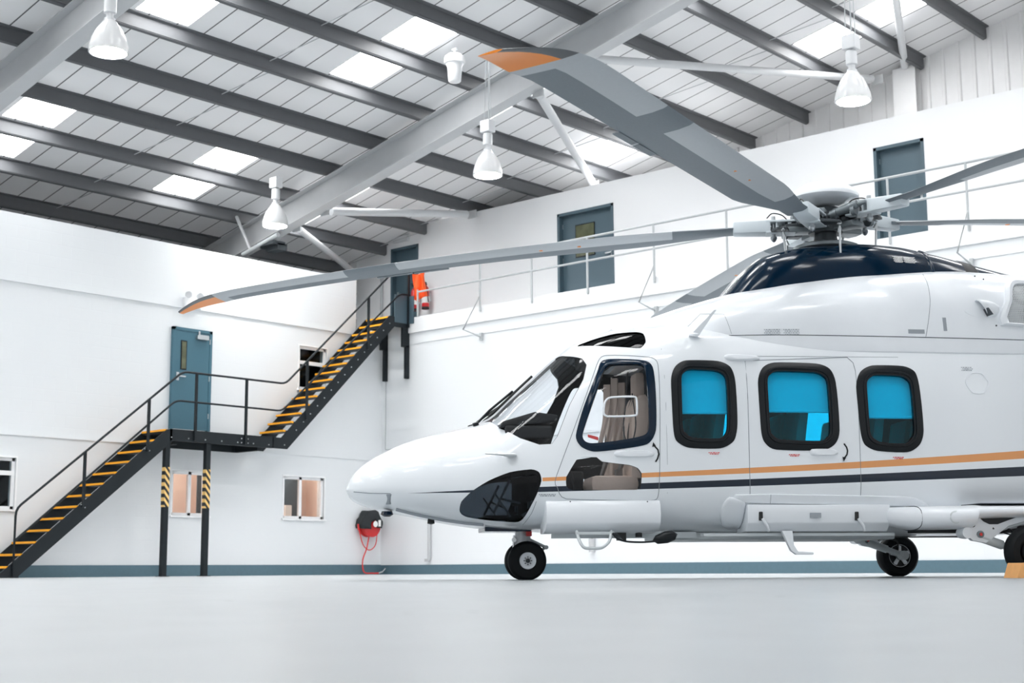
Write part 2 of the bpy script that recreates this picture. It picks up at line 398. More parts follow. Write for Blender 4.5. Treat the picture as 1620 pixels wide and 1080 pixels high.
def sloped(mb, x0, x1, y0, y1, o0, o1):
    return mb.hexa([(x0, y0, rz(x0)-o1), (x1, y0, rz(x1)-o1), (x1, y1, rz(x1)-o1), (x0, y1, rz(x0)-o1), (x0, y0, rz(x0)-o0), (x1, y0, rz(x1)-o0), (x1, y1, rz(x1)-o0), (x0, y1, rz(x0)-o0)])
ORD = ['lowest', 'second', 'third', 'fourth', 'fifth', 'sixth', 'seventh', 'eighth', 'ninth', 'tenth', 'eleventh', 'twelfth', 'thirteenth', 'fourteenth', 'fifteenth', 'sixteenth', 'seventeenth', 'eighteenth']
for j, k in enumerate(range(11, -5, -1)):
    x = purx(k); y0, y1 = Y0-2, (YG-.05 if rz(x) > 8.3 else YU-.02)
    b = MB(); z = rz(x)
    prof = [(0, 0), (.075, .016), (.075, .001), (.012, -.014), (.012, -.225), (-.065, -.241), (-.065, -.256), (0, -.241)]
    vs = [(x+a, y, z+b_-.002) for y in (y0, y1) for a, b_ in prof]; n = len(prof)
    b.add(vs, [tuple(range(n)), tuple(range(2*n-1, n-1, -1))]+[(i, (i+1) % n, n+(i+1) % n, n+i) for i in range(n)])
    o = b.build('roof_purlin', 'steel_dark')
    tag(o, 'dark steel roof purlin, the %s one counted up the slope from the eave' % ORD[j], 'beam', 'purlins under the roof sheets')
def rafter(yc, label):
    t = thing('roof_rafter', label, 'beam', (0, yc, 0), 0, 'rafters of the hangar frame')
    b = MB(); sloped(b, -28.9, 4, -.15, .15, .255, .275); b.build('top_flange', 'steel_rafter', t)
    b = MB(); sloped(b, -28.9, 4, -.009, .009, .275, .82); b.build('web', 'steel_rafter', t)
    b = MB(); sloped(b, -28.9, 4, -.15, .15, .82, .845); b.build('bottom_flange', 'steel_rafter', t)
    return t
rafter(11.56, 'deep grey steel rafter across the top left corner of the photo')
rafter(19.36, 'long grey steel rafter rising through the middle of the roof')
# sag rods between purlins
for y, w in ((15.45, 'thin steel tie rod strung between the purlins in the bay left of the long rafter'), (23.3, 'thin steel tie rod strung between the purlins in the bay beyond the long rafter')):
    b = MB()
    for k in range(-4, 11):
        x0, x1 = purx(k+1), purx(k); b.tube([(x0, y, rz(x0)-.06), (x1, y+.10, rz(x1)-.2)], .009, 6)
    tag(b.build('tie_rod', 'steel_rafter'), w, 'rod', 'tie rods of the roof')
# bracing tubes in the last bay
def brace(p, q, r, label):
    t = thing('brace_tube', label, 'brace', p, 0, 'bracing tubes of the roof'); q = V3(q)-V3(p); d = q.normalized()
    b = MB(); b.cyl(d*.16, q-d*.16, r, 16); b.build('tube', 'steel_light', t, smooth=.6)
    for a in (d*0, q): MB().box(-.13, .13, -.012, .012, -.09, .09).build('end_plate', 'steel_rafter', t, loc=tuple(a))
brace((-22.4, 19.5, 7.55), (-21.8, 23.4, 8.10), .085, 'grey horizontal brace tube meeting the upper wall left of the hanging lamp')
brace((-23.3, 19.5, 7.35), (-25.6, 23.3, 7.25), .075, 'sloping brace tube running down into the dark corner above the stair wall')
brace((-16.5, 19.5, 8.80), (-19.2, 24.6, 8.55), .085, 'brace tube dropping steeply from the rafter behind the orange blade tip')
brace((-15.6, 19.5, 9.25), (-13.30, 26.7, 10.16), .075, 'long level brace tube ending at the white gable column')
brace((-10.6, 22.0, 10.45), (-12.82, 27.0, 10.35), .075, 'upright looking brace tube above the white gable column')
b = MB(); b.box(-13.05, -12.55, YG-.30, YG-.28, 8.0, 10.35); b.box(-12.81, -12.79, YG-.28, YG-.05, 8.0, 10.35); b.box(-13.05, -12.55, YG-.06, YG-.04, 8.0, 10.35)
tag(b.build('gable_column', 'gable'), 'white steel column standing against the ribbed cladding', 'column')

# ------------------------------------------------------------------ doors and windows
def door(n, axis, a0, a1, z0, z1, pos, m, face, handle_at, vision=None, closer=False, kick=False, recess=.10):
    # axis 'y': door in the plane x=pos (faces +x); axis 'x': door in the plane y=pos (faces -y)
    def bx(mb, u0, u1, w0, w1, d0, d1):
        if axis == 'y': mb.box(pos+d0, pos+d1, u0, u1, w0, w1)
        else: mb.box(u0, u1, pos-d1, pos-d0, w0, w1)
    b = MB(); bx(b, a0+.05, a1-.05, z0+.01, z1-.05, -recess, -recess+.045); o = struct(b.build('door_%d' % n, m), face)
    b = MB(); bx(b, a0, a0+.06, z0, z1, -recess-.03, .015); bx(b, a1-.06, a1, z0, z1, -recess-.03, .015); bx(b, a0, a1, z1-.06, z1, -recess-.03, .015); b.build('door_frame', m, o)
    s = 1 if handle_at == 'right' else -1
    hx = (a1-.13) if s > 0 else (a0+.13)
    b = MB(); bx(b, hx-.03, hx+.03, z0+.96, z0+1.12, -recess+.045, -recess+.055); bx(b, min(hx, hx-s*.16), max(hx, hx-s*.16), z0+1.03, z0+1.055, -recess+.08, -recess+.10); bx(b, hx-.012, hx+.012, z0+1.03, z0+1.055, -recess+.05, -recess+.09)
    b.build('door_handle', 'steel_bright', o)
    if vision:
        u0, u1, w0, w1 = vision; b = MB(); bx(b, u0, u1, w0, w1, -recess+.04, -recess+.056); p = b.build('vision_panel', 'trim_black', o)
        b = MB(); bx(b, u0+.02, u1-.02, w0+.02, w1-.02, -recess+.05, -recess+.06); b.build('pane', M['door_pane'], p)
    if closer:
        b = MB(); bx(b, a1-.40, a1-.12, z1-.20, z1-.12, -recess+.04, -recess+.11); bx(b, a1-.30, a1-.10, z1-.115, z1-.10, -recess+.05, .03); bx(b, a1-.34, a1-.30, z1-.115, z1-.03, -recess+.05, .02); b.build('door_closer', 'steel_bright', o, bevel=.006)
    if kick:
        b = MB(); bx(b, a0+.05, a1-.16, z0-.11, z0+.0, -.05, .02); b.build('kick_plate', 'upvc', o)
    for zz in (.3, 1.05, 1.8):
        b = MB(); bx(b, (a1-.065) if handle_at == 'left' else a0+.05, (a1-.05) if handle_at == 'left' else a0+.065, z0+zz-.05, z0+zz+.05, -recess+.02, -recess+.06); b.build('hinge', 'steel_bright', o)
    return o
M['door_pane'] = mat('wired_glass_pane', (88, 92, 70), .12, vary=.5, nscale=6)
door(1, 'y', 16.53, 17.47, 2.84, 4.86, XL+.06, 'door', 'teal door at the stair landing', 'left', vision=(16.72, 16.86, 4.02, 4.60), closer=True, kick=True, recess=.04)
door(2, 'x', *D[0], YU, 'door_dark', 'dark door behind the top of the stairs', 'left', recess=.16)
door(3, 'x', *D[1], YU, 'door_dark', 'dark slate door with a small window on the walkway', 'right', vision=(-18.98, -18.45, 6.7, 7.42), recess=.16)
door(4, 'x', *D[2], YU, 'door_dark', 'dark slate door above the rotor hub', 'right', recess=.16)
def window(n, a0, a1, z0, z1, layout, warm, label):
    o = MB(); X = XL
    f = .055
    o.box(X-.10, X-.04, a0, a1, z0, z0+f).box(X-.10, X-.04, a0, a1, z1-f, z1).box(X-.10, X-.04, a0, a0+f, z0, z1).box(X-.10, X-.04, a1-f, a1, z0, z1)
    for k in layout:
        if k[0] == 'v': o.box(X-.10, X-.04, k[1]-.035, k[1]+.035, z0, z1)
        else: o.box(X-.10, X-.035, a0, a1, k[1]-.04, k[1]+.04)
    w = struct(o.build('window_%d' % n, 'upvc', merge=False), label)
    MB().box(X-.03, X+.05, a0-.05, a1+.05, z0-.035, z0).build('sill', 'upvc', w)
    for (u0, u1, w0, w1) in ((a0-.03, a0, z0, z1), (a1, a1+.03, z0, z1), (a0-.03, a1+.03, z1, z1+.03)):
        MB().box(X-.01, X+.012, u0, u1, w0, w1).build('casing', 'upvc', w)
    MB().box(X-.075, X-.068, a0+.02, a1-.02, z0+.02, z1-.02).build('pane', 'glass_room', w)
    b = MB(); d = 1.4
    b.box(X-.24-d, X-.22-d, a0-.6, a1+.9, z0-.5, z1+.5).box(X-.22-d, X-.22, a0-.62, a0-.6, z0-.5, z1+.5).box(X-.22-d, X-.22, a1+.9, a1+.92, z0-.5, z1+.5).box(X-.22-d, X-.22, a0-.6, a1+.9, z1+.5, z1+.52).box(X-.22-d, X-.22, a0-.6, a1+.9, z0-.52, z0-.5)
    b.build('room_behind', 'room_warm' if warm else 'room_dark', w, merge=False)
    if warm:
        l = bpy.data.lights.new('room_lamp', 'POINT'); l.energy = 34; l.color = (1, .86, .76); l.shadow_soft_size = .12
        lo = bpy.data.objects.new('room_lamp', l); COL.objects.link(lo); lo.location = (X-.8, (a0+a1)/2, z1+.3)
    return w
window(1, *W[0], [('h', 1.83), ('v', 12.75)], False, 'dark window at the foot of the stairs')
w2 = window(2, *W[1], [('v', 17.10)], True, 'warm lit window behind the stair posts')
w3 = window(3, *W[2], [('v', 19.93)], True, 'warm lit window beside the hose reel')
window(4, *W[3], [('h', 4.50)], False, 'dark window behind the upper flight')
for (y0, y1, z0, z1, d) in ((17.86, 18.0, .9, 2.15, .6), (20.40, 20.52, .8, 2.2, .9)):
    MB().box(XL-.22-d-.03, XL-.22-d, y0, y1+.25, z0, z1).build('room_cabinet', 'room_dark', w2 if y0 < 19 else w3)
MB().box(XL-1.0, XL-.9, 20.25, 20.42, 1.0, 1.50).build('paper_tray', 'label_white', w3)

# ------------------------------------------------------------------ staircase
XO, XI = -22.62, -23.38
st = thing('metal_staircase', 'black steel staircase with yellow nosings climbing the white side wall', 'staircase', (XO, 12.75, 0))
OFF = Vector((-XO, -12.75, 0))
def sb(mb, name, m, smooth=None, bevel=0, parent=None):
    mb.v = [(v[0]-XO, v[1]-12.75, v[2]) for v in mb.v]; return mb.build(name, m, parent or st, smooth=smooth, bevel=bevel, merge=False)
lz0, lz1, ly0, ly1 = .19, 2.72, 12.75, 15.85
uz0, uz1, uy0, uy1 = 2.90, 5.61, 18.68, 21.61
def stringer(X, poly):
    b = MB(); b.prism(poly, 0, X-.012, X+.012); b.prism([poly[0], poly[1], (poly[1][0], poly[1][1]-.01), (poly[0][0], poly[0][1]-.01)], 0, X-.012, X-.06 if X > -23 else X+.06)
    return b
low = [(12.62, .06), (15.87, 2.72), (16.0, 2.74), (16.0, 2.50), (12.98, .03), (12.98, 0.0), (12.62, 0.0)]
up = [(18.40, 2.74), (18.62, 2.74), (21.60, 5.62), (22.2, 5.62), (22.2, 5.40), (21.75, 5.40), (18.78, 2.52), (18.40, 2.52)]
for X in (XO, XI):
    sb(MB().prism(low, 0, X-.012, X+.012), 'stringer', 'stair'); sb(MB().prism(up, 0, X-.012, X+.012), 'stringer', 'stair')
for k in range(13):
    y = ly0+(ly1-ly0)*k/12; z = lz0+(lz1-lz0)*k/12
    t = sb(MB().box(XI, XO, y, y+.25, z-.035, z-.004), 'tread', 'stair'); sb(MB().box(XI+.01, XO+.002, y-.012, y+.05, z-.03, z+.008), 'nosing', 'yellow', parent=t)
for k in range(15):
    y = uy0+(uy1-uy0)*k/14; z = uz0+(uz1-uz0)*k/14
    t = sb(MB().box(XI, XO, y, y+.25, z-.035, z-.004), 'tread', 'stair'); sb(MB().box(XI+.01, XO+.002, y-.012, y+.05, z-.03, z+.008), 'nosing', 'yellow', parent=t)
sb(MB().box(XI, XO, 15.85, 18.42, 2.66, 2.70), 'landing_deck', 'stair')
sb(MB().box(XO-.012, XO+.012, 15.95, 18.42, 2.52, 2.74).box(XO-.07, XO, 15.95, 18.42, 2.52, 2.535), 'landing_beam', 'stair')
sb(MB().box(XI-.1, XI-.06, 15.9, 18.2, 2.46, 2.70).box(XI-.06, XO-.1, 18.1, 18.2, 2.46, 2.66).box(XI-.06, XO-.1, 16.1, 16.2, 2.46, 2.66), 'landing_joist', 'stair')
sb(MB().box(XI, XO, 21.65, 22.22, 5.53, 5.58), 'top_platform', 'stair')
for y in (15.93, 16.86):
    p = sb(MB().box(XO-.11, XO-.01, y-.05, y+.05, 0.012, 2.52).box(XO-.16, XO+.03, y-.09, y+.09, 0, .012), 'support_post', 'stair')
    sb(MB().box(XO-.113, XO-.007, y-.053, y+.053, 1.28, 2.02), 'hazard_tape', 'hazard', parent=p)
# railings on the open side
RO = XO+.035
def railing(path, r, name): return sb(MB().tube([(RO, y, z) for y, z in path], r, 10), name, 'stair', smooth=.9)
def bend(pts, r=.12):
    out = [pts[0]]
    for a, p, c in zip(pts, pts[1:], pts[2:]):
        a, p, c = Vector(a), Vector(p), Vector(c); d1 = (a-p).normalized(); d2 = (c-p).normalized()
        for t in (0, .33, .67, 1): out.append(tuple((1-t)**2*(p+d1*r)+2*t*(1-t)*p+t*t*(p+d2*r)))
    return out+[pts[-1]]
railing(bend([(12.86, .02), (12.86, 1.16), (16.18, 3.84), (18.68, 3.84), (21.75, 6.68), (22.2, 6.68)]), .021, 'handrail')
railing(bend([(12.86, .62), (16.04, 3.28), (18.60, 3.28), (21.90, 6.15), (22.2, 6.15)]), .019, 'middle_rail')
for y, z0, z1 in ((14.15, 1.22, 2.20), (15.45, 2.28, 3.24), (16.50, 2.55, 3.84), (17.70, 2.55, 3.84), (19.25, 3.15, 4.36), (20.95, 4.80, 5.93), (22.15, 5.42, 6.68)):
    sb(MB().box(RO-.022, RO+.022, y-.006-.016, y+.022, z0, z1), 'baluster', 'stair')
b = MB()
for y0, z0, y1, z1, n in ((19.0, 2.97, 21.6, 5.5, 15), (15.98, 2.63, 18.3, 2.63, 7), (18.7, 2.65, 18.75, 2.66, 1)):
    for i in range(n):
        t = i/max(n-1, 1); b.ball((XO+.016, y0+(y1-y0)*t, z0+(z1-z0)*t-.05), .014, seg=8, rings=5)
for y, z in ((14.12, 1.27), (14.2, 1.22), (15.4, 2.33), (15.5, 2.3), (17.62, 2.66), (17.78, 2.66), (17.62, 2.58), (17.78, 2.58)): b.ball((XO+.016, y, z), .013, seg=8, rings=5)
sb(b, 'bolts', 'bolt', smooth=1)
# privacy panel and wall brackets under the top platform
sb(MB().box(XO+.0, XO+.02, 21.75, 22.17, 5.50, 6.12).box(XO-.30, XO+.20, 22.155, 22.17, 5.50, 6.12), 'guard_panel', 'door_dark')
for X in (XI+.04, XO-.03):
    sb(MB().box(X-.035, X+.035, 22.02, 22.22, 4.98, 5.45).box(X-.035, X+.035, 22.12, 22.22, 4.28, 5.02), 'wall_bracket', 'stair')
# fire equipment on the upper wall
def extinguisher(x, label):
    t = thing('fire_extinguisher', label, 'fire extinguisher', (x, YU-.16, 6.08), 0, 'fire extinguishers on the upper wall')
    MB().lathe([(.0, 0), (.075, 0), (.085, .02), (.085, .44), (.07, .51), (.03, .55), (.03, .58), (0, .58)]).build('cylinder', 'red', t, smooth=.7)
    MB().lathe([(.086, .0), (.088, .05)]).build('base_ring', 'black', t)
    MB().box(-.02, .02, -.08, .03, .58, .61).box(-.015, .015, -.12, .02, .62, .64).lathe([(.025, .56), (.025, .6)]).build('valve_handle', 'black', t)
    MB().tube([(.0, -.05, .59), (.07, -.08, .56), (.10, -.04, .4), (.095, 0, .15)], .012, 8).build('hose', 'black', t, smooth=1)
    MB().lathe([(.0865, .14), (.0865, .30)], seg=24).build('label', 'label_white', t)
    MB().box(-.03, .03, .08, .16, .2, .4).build('wall_bracket', 'steel_light', t)
extinguisher(-23.62, 'red fire extinguisher beside the dark door, half hidden by a pale rail post')
extinguisher(-23.26, 'red fire extinguisher standing free to the right of the rail post')
# orange vest hung over the rail
b = MB(); n = 10
pts = []
for i in range(n+1):
    for j in range(9):
        u = i/n; v = j/8; pts.append((-22.52+.36*u-.05*(v)*math.sin(u*3), 22.24+.05*math.sin(9*u+3*v)+.03*math.sin(23*u), 6.06+.56*v-.05*math.sin(5*u)*(1-v)))
fs = [(i*9+j, (i+1)*9+j, (i+1)*9+j+1, i*9+j+1) for i in range(n) for j in range(8)]
b.add(pts, fs); b.add([(x, y+.05, z) for x, y, z in pts], [f[::-1] for f in fs])
k = len(pts)
rim = [j for j in range(9)]+[i*9+8 for i in range(1, n+1)]+[n*9+j for j in range(7, -1, -1)]+[i*9 for i in range(n-1, 0, -1)]
b.f += [(rim[i], rim[(i+1) % len(rim)], rim[(i+1) % len(rim)]+k, rim[i]+k) for i in range(len(rim))]; b.mi += [0]*len(rim)
tag(b.build('orange_vest', 'hivis', smooth=1.2), 'bright orange mesh vest hanging at the top of the stairs', 'vest')
# walkway guard rail
gr = thing('guard_rail', 'pale grey tubular guard rail along the upper walkway', 'railing', (0, 22.16, 5.64))
MB().tube([(-22.3, 0, .55), (11.5, 0, .55)], .022, 8).build('middle_rail', 'rail_white', gr, smooth=1)
MB().tube([(-20.6, 0, 1.03), (11.5, 0, 1.03)], .024, 8).build('top_rail', 'rail_white', gr, smooth=1)
for i, x in enumerate((-22.3, -22.1, -20.42, -18.97, -17.50, -15.86, -14.2, -12.6, -10.95, -9.55, -7.9, -6.3, -4.7)):
    if i == 1: continue
    p = MB().tube([(x, 0, -.12 if x > -22.2 else 0), (x, 0, 1.04 if x > -20.7 else .6)], .022, 8).build('post', 'rail_white', gr, smooth=1)
    if x in (-20.42, -15.86, -9.55):
        MB().tube([(x, 0, .22), (x+.02, -.55, -.58), (x-.02, .02, -.66)], .018, 6).box(x-.03, x+.03, 0, .05, -.74, -.58).build('kicker_strut', 'rail_white', p, smooth=.8)
tag(MB().cyl((-24.86, YU-.06, 5.6), (-24.86, YU-.06, 7.2), .03, 10).build('wall_pipe', 'rail_white', smooth=.8), 'thin white pipe on the upper wall left of the dark door', 'pipe')
tag(MB().box(-24.45, -23.95, YU-.10, YU-.005, 7.84, 7.98).build('door_light', 'lamp_body', bevel=.02), 'slim white emergency light above the dark top door', 'light')
# exit sign on a purlin
es = thing('exit_sign', 'small dark running man exit sign fixed to a roof purlin', 'sign', (-23.55, 23.0, 8.07))
b = MB(); b.box(-.006, .006, -.30, .30, -.11, .11); b.build('plate', 'steel_dark', es)
b = MB()
for (y0, y1, z0, z1) in ((-.26, -.10, -.075, -.060), (-.26, -.10, .060, .075), (-.26, -.245, -.075, .075), (-.115, -.10, -.075, .075), (-.05, .03, -.08, .08), (.08, .24, .03, .05), (.08, .24, -.05, -.03), (.17, .19, -.05, .05)): b.box(.006, .012, y0, y1, z0, z1)
b.ball((.012, -.18, .03), .022, seg=8, rings=6); b.add([(.012, -.21, -.05), (.012, -.19, -.05), (.012, -.15, .02), (.012, -.17, .02)], [(0, 1, 2, 3)])
b.build('pictogram', 'label_white', es, merge=False)
# twin emergency spots on the side wall
t = thing('twin_spot_light', 'white twin headed emergency light on the side wall above the teal door', 'emergency light', (XL, 16.98, 5.40))
MB().box(0, .10, -.20, .20, -.12, .08).build('battery_box', 'upvc', t, bevel=.01)
for s in (-1, 1): MB().lathe([(.0, 0), (.03, 0), (.065, .05), (.068, .09), (.05, .09), (0, .085)], (.05, s*.14, .14), (1, -.2, -.2)).cyl((.05, s*.14, .06), (.05, s*.14, .14), .012).build('spot_head', 'lamp_body', t, smooth=.7)
# hanging bell lamps
LAMP_W = 4
def bell_lamp(x, y, zc, label):
    t = thing('bell_lamp', label, 'lamp', (x, y, zc), 0, 'high bay bell lamps under the roof')
    MB().lathe([(.245, -.20), (.25, -.19), (.245, -.12), (.215, .0), (.16, .12), (.10, .20), (.075, .24), (.06, .25), (.06, .262), (.09, .25), (.118, .205), (.178, .125), (.232, .0), (.262, -.12), (.268, -.20), (.245, -.20)], seg=32).build('shade', 'lamp_shell', t, smooth=.8)
    MB().lathe([(0, -.19), (.235, -.19), (.235, -.178), (0, -.178)], seg=32).build('lamp_lens', 'lamp_on', t)
    MB().lathe([(0, .25), (.075, .25), (.075, .29), (.05, .30), (.05, .36), (.085, .37), (.085, .56), (.07, .58), (0, .58)], seg=20).build('lamp_holder', 'lamp_body', t, smooth=.6)
    MB().box(-.11, .11, -.09, .09, .60, .82).build('gear_box', 'lamp_body', t, bevel=.015)
    top = rz(x)-.25-zc
    MB().tube([(-.08, 0, .82), (-.03, .0, top)], .007, 6).tube([(.08, 0, .82), (.03, .0, top)], .007, 6).tube([(0, .03, .82), (0, .03, top)], .010, 6).build('suspension_cord', 'rail_white', t)
    l = bpy.data.lights.new('bell_lamp_bulb', 'POINT'); l.energy = LAMP_W; l.shadow_soft_size = .16; l.color = (1, .98, .95)
    lo = bpy.data.objects.new('bell_lamp_bulb', l); COL.objects.link(lo); lo.parent = t; lo.location = (0, 0, -.02)
    return t
bell_lamp(-16.48, 10.43, 7.27, 'glowing bell lamp in the top left corner below the near rafter')
bell_lamp(-22.55, 18.30, 7.24, 'glowing bell lamp hanging low before the foot of the long rafter')
bell_lamp(-16.78, 18.42, 7.24, 'glowing bell lamp hanging left of the brace tube under the middle of the long rafter')
bell_lamp(-9.72, 18.70, 7.10, 'glowing bell lamp at upper right beneath two bright roof panels')
t = thing('ceiling_sounder', 'white bell shaped unit hanging under the purlins beside the orange blade tip', 'sounder', (-17.15, 17.95, 9.05))
MB().lathe([(0, -.30), (.10, -.30), (.115, -.28), (.135, -.02), (.16, .04), (.19, .05), (.19, .10), (.18, .17), (.12, .22), (0, .23)], seg=28).build('housing', 'upvc', t, smooth=.7)
MB().tube([(0, 0, .22), (0, 0, .30)], .015, 8).box(-.05, .05, -.02, .02, .3, .33).build('mounting', 'rail_white', t)
# tube heater-like fixing on the rafter foot
t = thing('cable_bracket', 'pale tube clamped to a dark bracket at the foot of the long rafter', 'bracket', (-23.95, 19.02, 6.98))
MB().cyl((-.55, 0, -.12), (.62, 0, .14), .05, 12).build('clamped_tube', 'rail_white', t, smooth=.7)
MB().box(-.1, .5, -.02, .3, -.04, .04).box(.1, .5, .1, .35, -.14, .0).build('clamp_plate', 'hub_dark', t)
MB().cyl((-.35, .02, -.02), (-.75, -.05, .75), .035, 10).build('stay', 'steel_rafter', t, smooth=.7)
# conduits on the walls
tag(MB().cyl((-21.96+.02, YB-.05, .30), (-21.94, YB-.05, 1.6), .035, 10).box(-22.05, -21.94, YB-.08, YB-.02, .27, .33).build('drain_pipe', 'steel_rafter', smooth=.7), 'grey vertical pipe on the wall under the helicopter nose', 'pipe')
tag(MB().cyl((-17.5, YB-.05, .42), (-17.5, YB-.05, 2.0), .06, 10).build('wall_duct', 'steel_rafter', smooth=.7), 'short grey vertical duct on the wall behind the boarding steps', 'pipe')
tag(MB().tube([(XL+.15, YB-.02, 5.0), (XL+.15, YB-.02, 2.75), (XL+6.2, YB-.02, 2.75)], .012, 6).build('wall_conduit', 'rail_white', smooth=.7), 'thin conduit running down the wall corner and along behind the nose', 'conduit')
# hose reel with a jacket over it
hr = thing('hose_reel', 'red hose reel on the corner wall with a loose red hose', 'hose reel', (XL+.02, 21.77, 1.06))
MB().lathe([(.0, 0), (.24, 0), (.25, .02), (.25, .04), (.20, .05), (.20, .17), (.25, .18), (.25, .20), (.0, .21)], (0, 0, 0), (1, 0, 0), 36).build('reel_drum', 'red', hr, smooth=.6)
b = MB()
for i in range(5): b.tube([(.065+.022*i, .215*math.cos(a*PI/16), .215*math.sin(a*PI/16)) for a in range(32)], .011, 6, closed=True, up=(1, 0, 0))
b.build('coiled_hose', 'red_hose', hr, smooth=1)
def spline(P, n=8):
    P = [V3(p) for p in P]; P = [2*P[0]-P[1]]+P+[2*P[-1]-P[-2]]; out = []
    for i in range(1, len(P)-2):
        for k in range(n):
            t = k/n; a, b_, c, d = P[i-1:i+3]; out.append(tuple(.5*((2*b_)+(c-a)*t+(2*a-5*b_+4*c-d)*t*t+(3*b_-a-3*c+d)*t**3)))
    return out+[tuple(P[-2])]
MB().tube(spline([(.12, -.02, -.22), (.13, -.10, -.50), (.12, -.20, -.75), (.12, -.16, -1.0), (.16, .05, -1.03), (.2, .20, -1.03)]), .014, 8).build('hose', 'red_hose', hr, smooth=1)
MB().tube(spline([(.12, .22, -.16), (.13, .16, -.42), (.13, -.02, -.53), (.13, -.20, -.42), (.13, -.30, -.18), (.12, -.33, -.06)]), .011, 8).build('air_line', 'red_hose', hr, smooth=1)
MB().cyl((.12, -.33, -.10), (.12, -.35, .03), .022, 8).build('nozzle', 'red', hr, smooth=.7)
MB().cyl((.2, .2, -1.03), (.2, .32, -1.0), .018, 8).cyl((.2, .32, -1.0), (.2, .40, -.93), .012, 8).build('hose_gun', 'steel_bright', hr, smooth=.7)
MB().box(.285, .292, .10, .17, -.02, .12).build('instruction_label', 'label_white', hr)
MB().lathe([(.0, 0), (.065, 0), (.065, .01), (0, .01)], (.285, .01, .03), (1, 0, 0), 20).build('hub_badge', 'label_white', hr)
b = MB(); nu, nv = 14, 9; pts = []
for i in range(nu+1):
    a = PI*(1.02-1.08*i/nu)
    for j in range(nv+1):
        r = .29+.02*math.sin(7*a); v = j/nv
        x = .0+.26*min(1, v*1.35); rr = r*(1-max(0, (v-.62))*1.9)
        drop = .05*math.sin(3*a+2*v)+(.10 if i in (0, nu) else 0)*v
        pts.append((x, rr*math.cos(a)*1.06, .03+rr*math.sin(a)*1.02-drop*.4-(.08 if i < 2 else 0)))
fs = [(i*(nv+1)+j, (i+1)*(nv+1)+j, (i+1)*(nv+1)+j+1, i*(nv+1)+j+1) for i in range(nu) for j in range(nv)]
b.add(pts, fs)
o = b.build('black_jacket', 'jacket', smooth=1.2, loc=(XL+.02, 21.77, 1.06)); mo = o.modifiers.new('thick', 'SOLIDIFY'); mo.thickness = .018
tag(o, 'black cloth jacket draped over the red hose reel', 'jacket')

# ------------------------------------------------------------------ helicopter surfaces (metres, x aft of the nose wheels, y to starboard)
TAB=np.array([
(-1.705,.862,.842,.02,.85,2,2),(-1.68,.94,.78,.15,.85,2,2),(-1.60,1.04,.72,.28,.85,2,2),(-1.40,1.18,.655,.46,.86,2,2.1),
(-1.04,1.335,.585,.67,.87,2.1,2.3),(-.6,1.44,.505,.83,.88,2.2,2.6),(-.37,1.515,.48,.89,.90,2.2,2.8),(-.15,1.71,.465,.935,.92,2.3,3),
(.05,1.89,.455,.97,.95,2.4,3),(.3,2.12,.445,1.01,.98,2.6,3.2),(.45,2.24,.44,1.03,1.0,2.8,3.3),(.65,2.33,.43,1.055,1.03,3.0,3.4),
(1.0,2.405,.42,1.085,1.08,3.4,3.5),(1.5,2.43,.41,1.10,1.1,3.8,3.6),(3.0,2.43,.40,1.10,1.1,3.8,3.6),(5.2,2.43,.42,1.09,1.12,3.6,3.2),
(6.2,2.41,.62,.95,1.25,3.0,2.6),(7.2,2.38,1.0,.72,1.5,2.6,2.3),(8.6,2.33,1.42,.45,1.8,2.2,2.1),(10.6,2.33,1.7,.33,2.0,2,2)])
TAB2=np.array([ # upper white cowling: x, ztop, zbase, w, zm, n, n
(.85,2.42,2.0,.42,2.1,2.2,2),(1.1,2.485,2.0,.62,2.1,2.3,2),(1.5,2.62,2.0,.8,2.1,2.5,2),(2.0,2.765,2.0,.92,2.1,2.6,2),(2.6,2.90,2.0,.98,2.1,2.7,2),
(3.3,2.985,2.0,1.0,2.1,2.8,2),(4.2,3.03,2.0,1.0,2.1,2.8,2),(5.0,3.0,2.0,.97,2.1,2.7,2),(6.0,2.85,2.0,.85,2.1,2.5,2),(7.2,2.55,2.0,.55,2.1,2.2,2),(7.8,2.35,2.0,.3,2.1,2,2)])
TAB3=np.array([ # blue top cowling
(1.90,2.70,2.3,.42,2.4,2.4,2),(2.0,2.80,2.3,.5,2.4,2.6,2),(2.2,3.02,2.3,.56,2.4,3.0,2),(2.38,3.16,2.3,.6,2.4,3.2,2),(2.85,3.27,2.3,.64,2.4,3.2,2),(3.36,3.31,2.3,.64,2.4,3.2,2),
(3.75,3.295,2.3,.62,2.4,3.0,2),(4.1,3.24,2.3,.58,2.4,2.8,2),(4.54,3.15,2.3,.5,2.4,2.6,2),(5.16,3.02,2.3,.4,2.4,2.4,2),(6.0,2.86,2.3,.3,2.4,2.2,2),(6.8,2.66,2.3,.2,2.4,2,2)])
def pchip(T,x):
    X=T[:,0];x=np.clip(np.atleast_1d(np.asarray(x,float)),X[0],X[-1])
    h=np.diff(X);D=np.diff(T[:,1:],axis=0)/h[:,None];m=np.zeros_like(T[:,1:])
    for i in range(1,len(X)-1):
        a,b=D[i-1],D[i];w1=2*h[i]+h[i-1];w2=h[i]+2*h[i-1]
        ok=a*b>0
        with np.errstate(all='ignore'): m[i]=np.where(ok,(w1+w2)/(w1/np.where(ok,a,1)+w2/np.where(ok,b,1)),0)
    m[0]=D[0];m[-1]=D[-1]
    i=np.clip(np.searchsorted(X,x,'right')-1,0,len(X)-2);t=((x-X[i])/h[i])[:,None];H=h[i][:,None]
    return (1+2*t)*(1-t)**2*T[i,1:]+t*(1-t)**2*H*m[i]+t*t*(3-2*t)*T[i+1,1:]+t*t*(t-1)*H*m[i+1]
